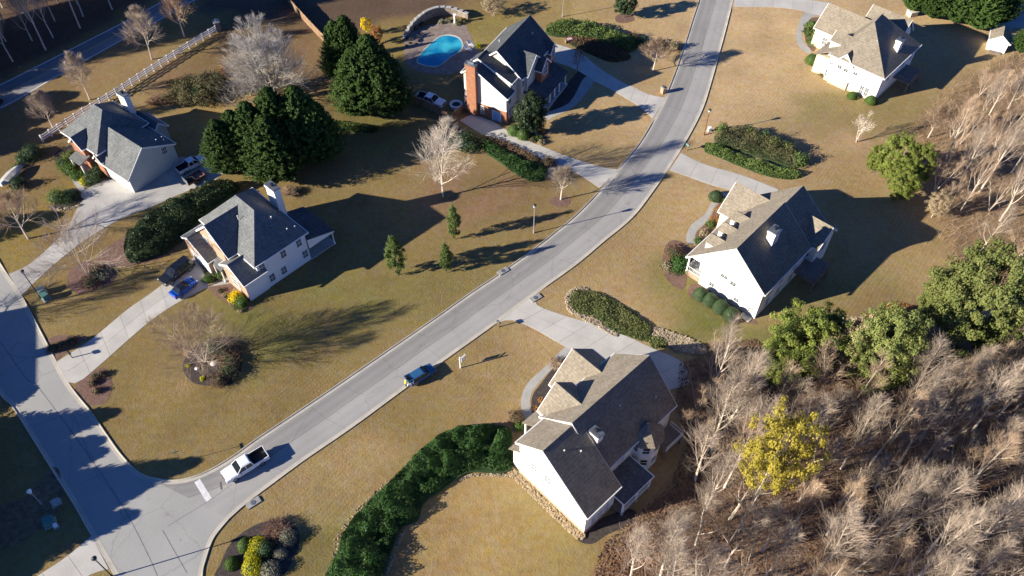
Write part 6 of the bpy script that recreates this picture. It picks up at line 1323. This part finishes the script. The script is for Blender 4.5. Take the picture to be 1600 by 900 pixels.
# round tub in the yard of the pool house
o = empty('tub', P(713,168), 0, 'pale round tub with dark middle beside the brick chimney house', 'tub'); MB().lathe([(1.0,0),(1.12,.7),(1.2,.8),(1.18,.88),(.85,.88),(.82,.6)], 18).build('shell', MAT['siding_blue'], o); MB().lathe([(.8,.60),(.8,.66)], 16).build('cover', MAT['iron'], o)
# lawn seat near the green bank
o = empty('lawn_seat', P(890,66), .3, 'small pink seat on tan wooden legs beside the green bank', 'seat'); MAT['pink'] = M('pink_cushion', (.62,.42,.42), (.55,.36,.37), 2, .8)
MB().box((-.5,-.35,.62),(.5,.35,.85)).build('seat', MAT['pink'], o); MB().box((-.9,-.3,.66),(-.52,.3,.8)).build('arm', MAT['wood'], o)
for x in (-.85,-.4,.1,.45): MB().box((x-.05,-.3,0),(x+.05,.3,.62)).build('leg', MAT['leaf_tan'] if False else MAT['wood'], o)

# ------------------------------------------------------------------ street furniture
MAT['pole'] = M('grey_pole', (.34, .33, .31), (.27, .26, .25), 2, .6); MAT['lamp_head'] = M('lamp_head', (.03, .03, .032), (.045, .045, .047), 2, .5); MAT['utility_green'] = M('utility_green', (.10, .22, .19), (.08, .18, .155), 1.2, .6); MAT['utility_pale'] = M('utility_pale', (.26, .30, .26), (.21, .25, .215), 1.2, .6)
def lamp(base, top, label, glass='lamp_head', poly='pole'):
    h = height_of(base, top); o = empty('street_lamp', P(*base), random.uniform(0, 6), label, 'street lamp', 'street lamps')
    MB().lathe([(.13,0),(.13,.5),(.075,.6),(.06,h-.6)], 8).build('pole', MAT[poly], o)
    MB().lathe([(.07,h-.6),(.2,h-.5),(.26,h-.1),(.3,h-.08)], 8).build('lantern', MAT['blind'], o); MB().lathe([(.33,h-.08),(.18,h+.08),(.04,h+.16)], 8).build('lamp_cap', MAT[glass], o)
lamp((834,364), (834.5,320), 'street lamp on the lawn across the road from the dormered house')
lamp((1100,211), (1105.5,171), 'street lamp at the kerb left of the olive brown bushes', poly='rust')
lamp((64,466), (38.5,423), 'street lamp beside the pair of green utility boxes', poly='lamp_head')
lamp((66,788), (42,767), 'white topped street lamp in the shaded bed at lower left', 'trim')
lamp((879,26), (879,-14), 'street lamp post at the top edge behind the pool house')
lamp((176,901), (160,872), 'street lamp at the bottom edge by the side road kerb', poly='iron')
def cabinet(name, px, size, rz, mat, label):
    o = empty(name, P(*px), rz, label, 'utility box', 'utility boxes'); x, y, z = size
    MB().box((-x/2-.15,-y/2-.15,0),(x/2+.15,y/2+.15,.12)).build('pad', MAT['walk'], o); MB().box((-x/2,-y/2,.12),(x/2,y/2,z)).build('body', MAT[mat], o)
    MB().add([(-x/2-.04,-y/2-.04,z),(x/2+.04,-y/2-.04,z),(x/2+.04,y/2+.04,z+.14),(-x/2-.04,y/2+.04,z+.14),(-x/2-.04,-y/2-.04,z-.06),(x/2+.04,-y/2-.04,z-.06),(x/2+.04,y/2+.04,z-.06),(-x/2-.04,y/2+.04,z-.06)], [(0,1,2,3),(7,6,5,4),(0,4,5,1),(1,5,6,2),(2,6,7,3),(3,7,4,0)]).build('lid', MAT[mat], o)
cabinet('utility_box', (67,458), (1.0, .9, 1.0), .9, 'utility_pale', 'pale green utility box farther from the kerb below the upper left driveway')
cabinet('utility_box', (73,467), (.85, .85, 1.1), .9, 'utility_green', 'green utility box with the brighter top nearer the side road')
cabinet('utility_box', (79,818), (1.1, 1.0, .9), .5, 'utility_green', 'green utility box in the shaded bed at lower left')
cabinet('utility_box', (89,787), (.9, .6, .6), .6, 'walk', 'pale grey low box near the kerb at lower left')
cabinet('utility_box', (88,823), (.35, .3, .5), .5, 'trim', 'small white box touching the green box at lower left')
cabinet('utility_box', (1108,205), (.5, .4, .8), .3, 'trim', 'small pale box at the left end of the olive brown bushes')
def mailbox(px, rz, label, mat='iron', brick=False):
    o = empty('mailbox', P(*px), rz, label, 'mailbox', 'kerbside mailboxes')
    if brick: MB().box((-.4,-.4,0),(.4,.4,1.15)).build('post', MAT['tan_brick'], o); MB().box((-.46,-.46,1.15),(.46,.46,1.25)).build('cap', MAT['walk'], o); z = 1.25
    else: MB().box((-.06,-.06,0),(.06,.06,1.1)).build('post', MAT['wood'], o); z = 1.1
    b = MB(); pr = [(-.14,0),(.14,0),(.14,.2),(.08,.3),(-.08,.3),(-.14,.2)]; b.prism(pr, lambda u, a, zz: (u, a, z+zz), -.35, .35); b.build('box', MAT[mat], o); MB().box((.14,.05,z+.1),(.16,.1,z+.4)).build('flag', MAT['lamp_red'], o)
mailbox((1036,145), .5, 'brick mailbox at the mouth of the curved driveway', brick=True)
mailbox((1073,235), .6, 'grey green mailbox at the mouth of the dormered house driveway', 'utility_green')
mailbox((779,511), .7, 'mailbox at the kerb by the mouth of the middle driveway', 'grey_plastic')
mailbox((113,559), .9, 'mailbox at the mouth of the long driveway', 'iron')
# house-for-sale post: white post and arm with a hanging board
o = empty('sign_post', P(719.5,575), R(48), 'white sign post with hanging board on the lawn by the parked blue car', 'sign post')
MB().box((-.06,-.06,0),(.06,.06,2.5)).box((-.085,-.085,2.5),(.085,.085,2.58)).build('post', MAT['white_vinyl'], o); MB().box((-.15,-.05,2.1),(1.15,.05,2.2)).build('arm', MAT['white_vinyl'], o); MB().box((.25,-.025,1.1),(1.05,.025,1.95)).build('board', MAT['trim'], o); MB().tube([(.35,0,1.95),(.35,0,2.1)], .012, 4).build('hook', MAT['iron'], o); MB().tube([(.95,0,1.95),(.95,0,2.1)], .012, 4).build('hook', MAT['iron'], o)
o = empty('street_sign', P(284,722), .4, 'thin street sign post on the shaded lawn corner at the junction', 'street sign'); MB().tube([(0,0,0),(0,0,2.7)], .035, 6).build('post', MAT['rim'], o); MB().box((-.4,-.012,2.55),(.4,.012,2.72)).build('sign_blade', MAT['utility_green'], o); MB().box((-.012,-.4,2.74),(.012,.4,2.91)).build('sign_blade', MAT['utility_green'], o)
def inlet(px, rz, label):
    o = empty('storm_drain', P(*px), rz, label, 'storm drain', 'storm drains'); MB().box((-.9,-.45,0),(.9,.45,.15)).build('slab', MAT['pole'], o); MB().lathe([(.33,.16),(.33,.175)], 14).build('cover', MAT['cap'], o)
inlet((837,466), R(36), 'concrete storm drain slab by the middle driveway mouth'); inlet((396,786), R(38), 'concrete storm drain slab at the curve opposite the white pickup'); inlet((786,424), R(38), 'concrete storm drain slab across the road from the mailbox')
o = empty('playhouse', P(1424,24), R(20), 'small tan wooden box at the edge of the upper right evergreens', 'box'); MB().box((-.9,-.7,0),(.9,.7,1.0)).build('body', MAT['leaf_tan'] if False else MAT['stucco'], o); MB().box((-1,-.8,1.0),(1,.8,1.12)).build('lid', MAT['siding_cream'], o)

# ------------------------------------------------------------------ person behind the hatchback
def person():
    base = P(634.5,604); ang = math.atan2(P(678,577).y-P(639,601).y, P(678,577).x-P(639,601).x)
    J = {'pel':(0,0,.95,.15),'sp':(.05,0,1.15,.145),'ch':(.14,0,1.36,.17),'nk':(.19,0,1.52,.06),'hd0':(.22,0,1.60,.085),'hd1':(.25,0,1.72,.10),'hd2':(.26,0,1.79,.06)}
    E = [('pel','sp'),('sp','ch'),('ch','nk'),('nk','hd0'),('hd0','hd1'),('hd1','hd2')]
    for s, n in ((1,'l'),(-1,'r')):
        J['hip'+n] = (0,s*.10,.88,.10); J['kn'+n] = (.05*s+.02,s*.12,.48,.068); J['an'+n] = (.04*s-.02,s*.13,.09,.045); J['to'+n] = (.04*s+.17,s*.15,.04,.04)
        J['sh'+n] = (.15,s*.20,1.42,.07); J['el'+n] = (.30,s*.26,1.20,.048); J['wr'+n] = (.52,s*.20,1.17,.034); J['pa'+n] = (.60,s*.18,1.16,.036)
        E += [('pel','hip'+n),('hip'+n,'kn'+n),('kn'+n,'an'+n),('an'+n,'to'+n),('ch','sh'+n),('sh'+n,'el'+n),('el'+n,'wr'+n),('wr'+n,'pa'+n)]
        for k, (dy, l) in enumerate(((-.035,.075),(-.012,.09),(.012,.085),(.035,.065))):
            J['f%d%s' % (k, n)] = (.60+l*.7,s*.18+dy,1.145,.011); J['g%d%s' % (k, n)] = (.60+l,s*.18+dy,1.11,.009); E += [('pa'+n,'f%d%s' % (k, n)),('f%d%s' % (k, n),'g%d%s' % (k, n))]
        J['t'+n] = (.60,s*.18-s*.05,1.14,.012); E.append(('pa'+n,'t'+n))
    keys = list(J); me = bpy.data.meshes.new('body'); me.from_pydata([J[k][:3] for k in keys], [(keys.index(a), keys.index(b)) for a, b in E], [])
    ob = bpy.data.objects.new('body', me); C.objects.link(ob); md = ob.modifiers.new('Skin', 'SKIN')
    for i, k in enumerate(keys): me.skin_vertices[0].data[i].radius = (J[k][3], J[k][3]); me.skin_vertices[0].data[i].use_root = (k == 'pel')
    ob.modifiers.new('Sub', 'SUBSURF').levels = 1; ob.modifiers['Sub'].render_levels = 1
    dg = bpy.context.evaluated_depsgraph_get(); m2 = bpy.data.meshes.new_from_object(ob.evaluated_get(dg)); bpy.data.objects.remove(ob)
    m2.materials.clear()
    for mm in (M('skin', (.45,.28,.2), (.42,.26,.18), 3, .6), M('dark_trousers', (.03,.035,.05), (.02,.025,.035), 5, .9), M('shirt', (.16,.17,.19), (.13,.14,.16), 5, .9), M('shoes', (.02,.02,.02), (.03,.03,.03), 5, .7)): m2.materials.append(mm)
    for p in m2.polygons:
        c = p.center; p.material_index = 3 if c.z < .1 else 1 if c.z < .93 else 0 if (c.z > 1.50 or c.x > .44) else 2
        p.use_smooth = True
    root = empty('person', base, ang, 'person in a lime high visibility vest standing at the open back of the blue car', 'person'); link('body', m2, root)
    v = MB()
    rings = ((.93,.01,.20,.165),(1.15,.05,.185,.165),(1.36,.14,.235,.195),(1.47,.17,.19,.13)); nn = 12
    for z, x, ry, rx in rings: v.v += [(x+rx*math.cos(6.283*k/nn), ry*math.sin(6.283*k/nn), z) for k in range(nn)]
    v.f = [(i*nn+k, i*nn+(k+1) % nn, (i+1)*nn+(k+1) % nn, (i+1)*nn+k) for i in range(3) for k in range(nn)]
    vest = v.build('vest', M('lime_vest', (.62,.80,.03), (.55,.72,.03), 6, .7), root, True)
    MB().lathe([(.10,1.66),(.125,1.74),(.10,1.84),(.03,1.87)], 12, (.245,0,0)).build('hair', M('dark_hair', (.03,.02,.015), (.02,.015,.01), 6, .7), root, True)
    for s in (-1, 1): MB().lathe([(.012,-.012),(.014,0),(.012,.012)], 8, (.345, s*.035, 1.715)).build('eye', MAT['iron'], root)
    MB().add([(.33,-.018,1.69),(.33,.018,1.69),(.33,0,1.73),(.372,0,1.685)], [(0,1,3),(1,2,3),(2,0,3),(2,1,0)]).build('nose', m2.materials[0], root)
    MB().box((.335,-.03,1.645),(.348,.03,1.655)).build('mouth', MAT['rust'], root)
    for s in (-1, 1): MB().lathe([(.018,-.03),(.026,0),(.018,.03)], 8, (.245, s*.105, 1.705)).build('ear', m2.materials[0], root)
person()
o = empty('white_bag', P(640,602), .4, 'white bag on the kerb behind the blue car', 'bag'); MB().add([(-.3,-.2,0),(.3,-.2,0),(.3,.2,0),(-.3,.2,0),(-.24,-.14,.42),(.24,-.12,.45),(.22,.12,.40),(-.22,.13,.44)], [(3,2,1,0),(4,5,6,7),(0,1,5,4),(1,2,6,5),(2,3,7,6),(3,0,4,7)]).build('sack', MAT['trim'], o); MB().tube([(-.15,0,.42),(-.08,0,.58),(.08,0,.58),(.15,0,.42)], .02, 5).build('handle', MAT['trim'], o)
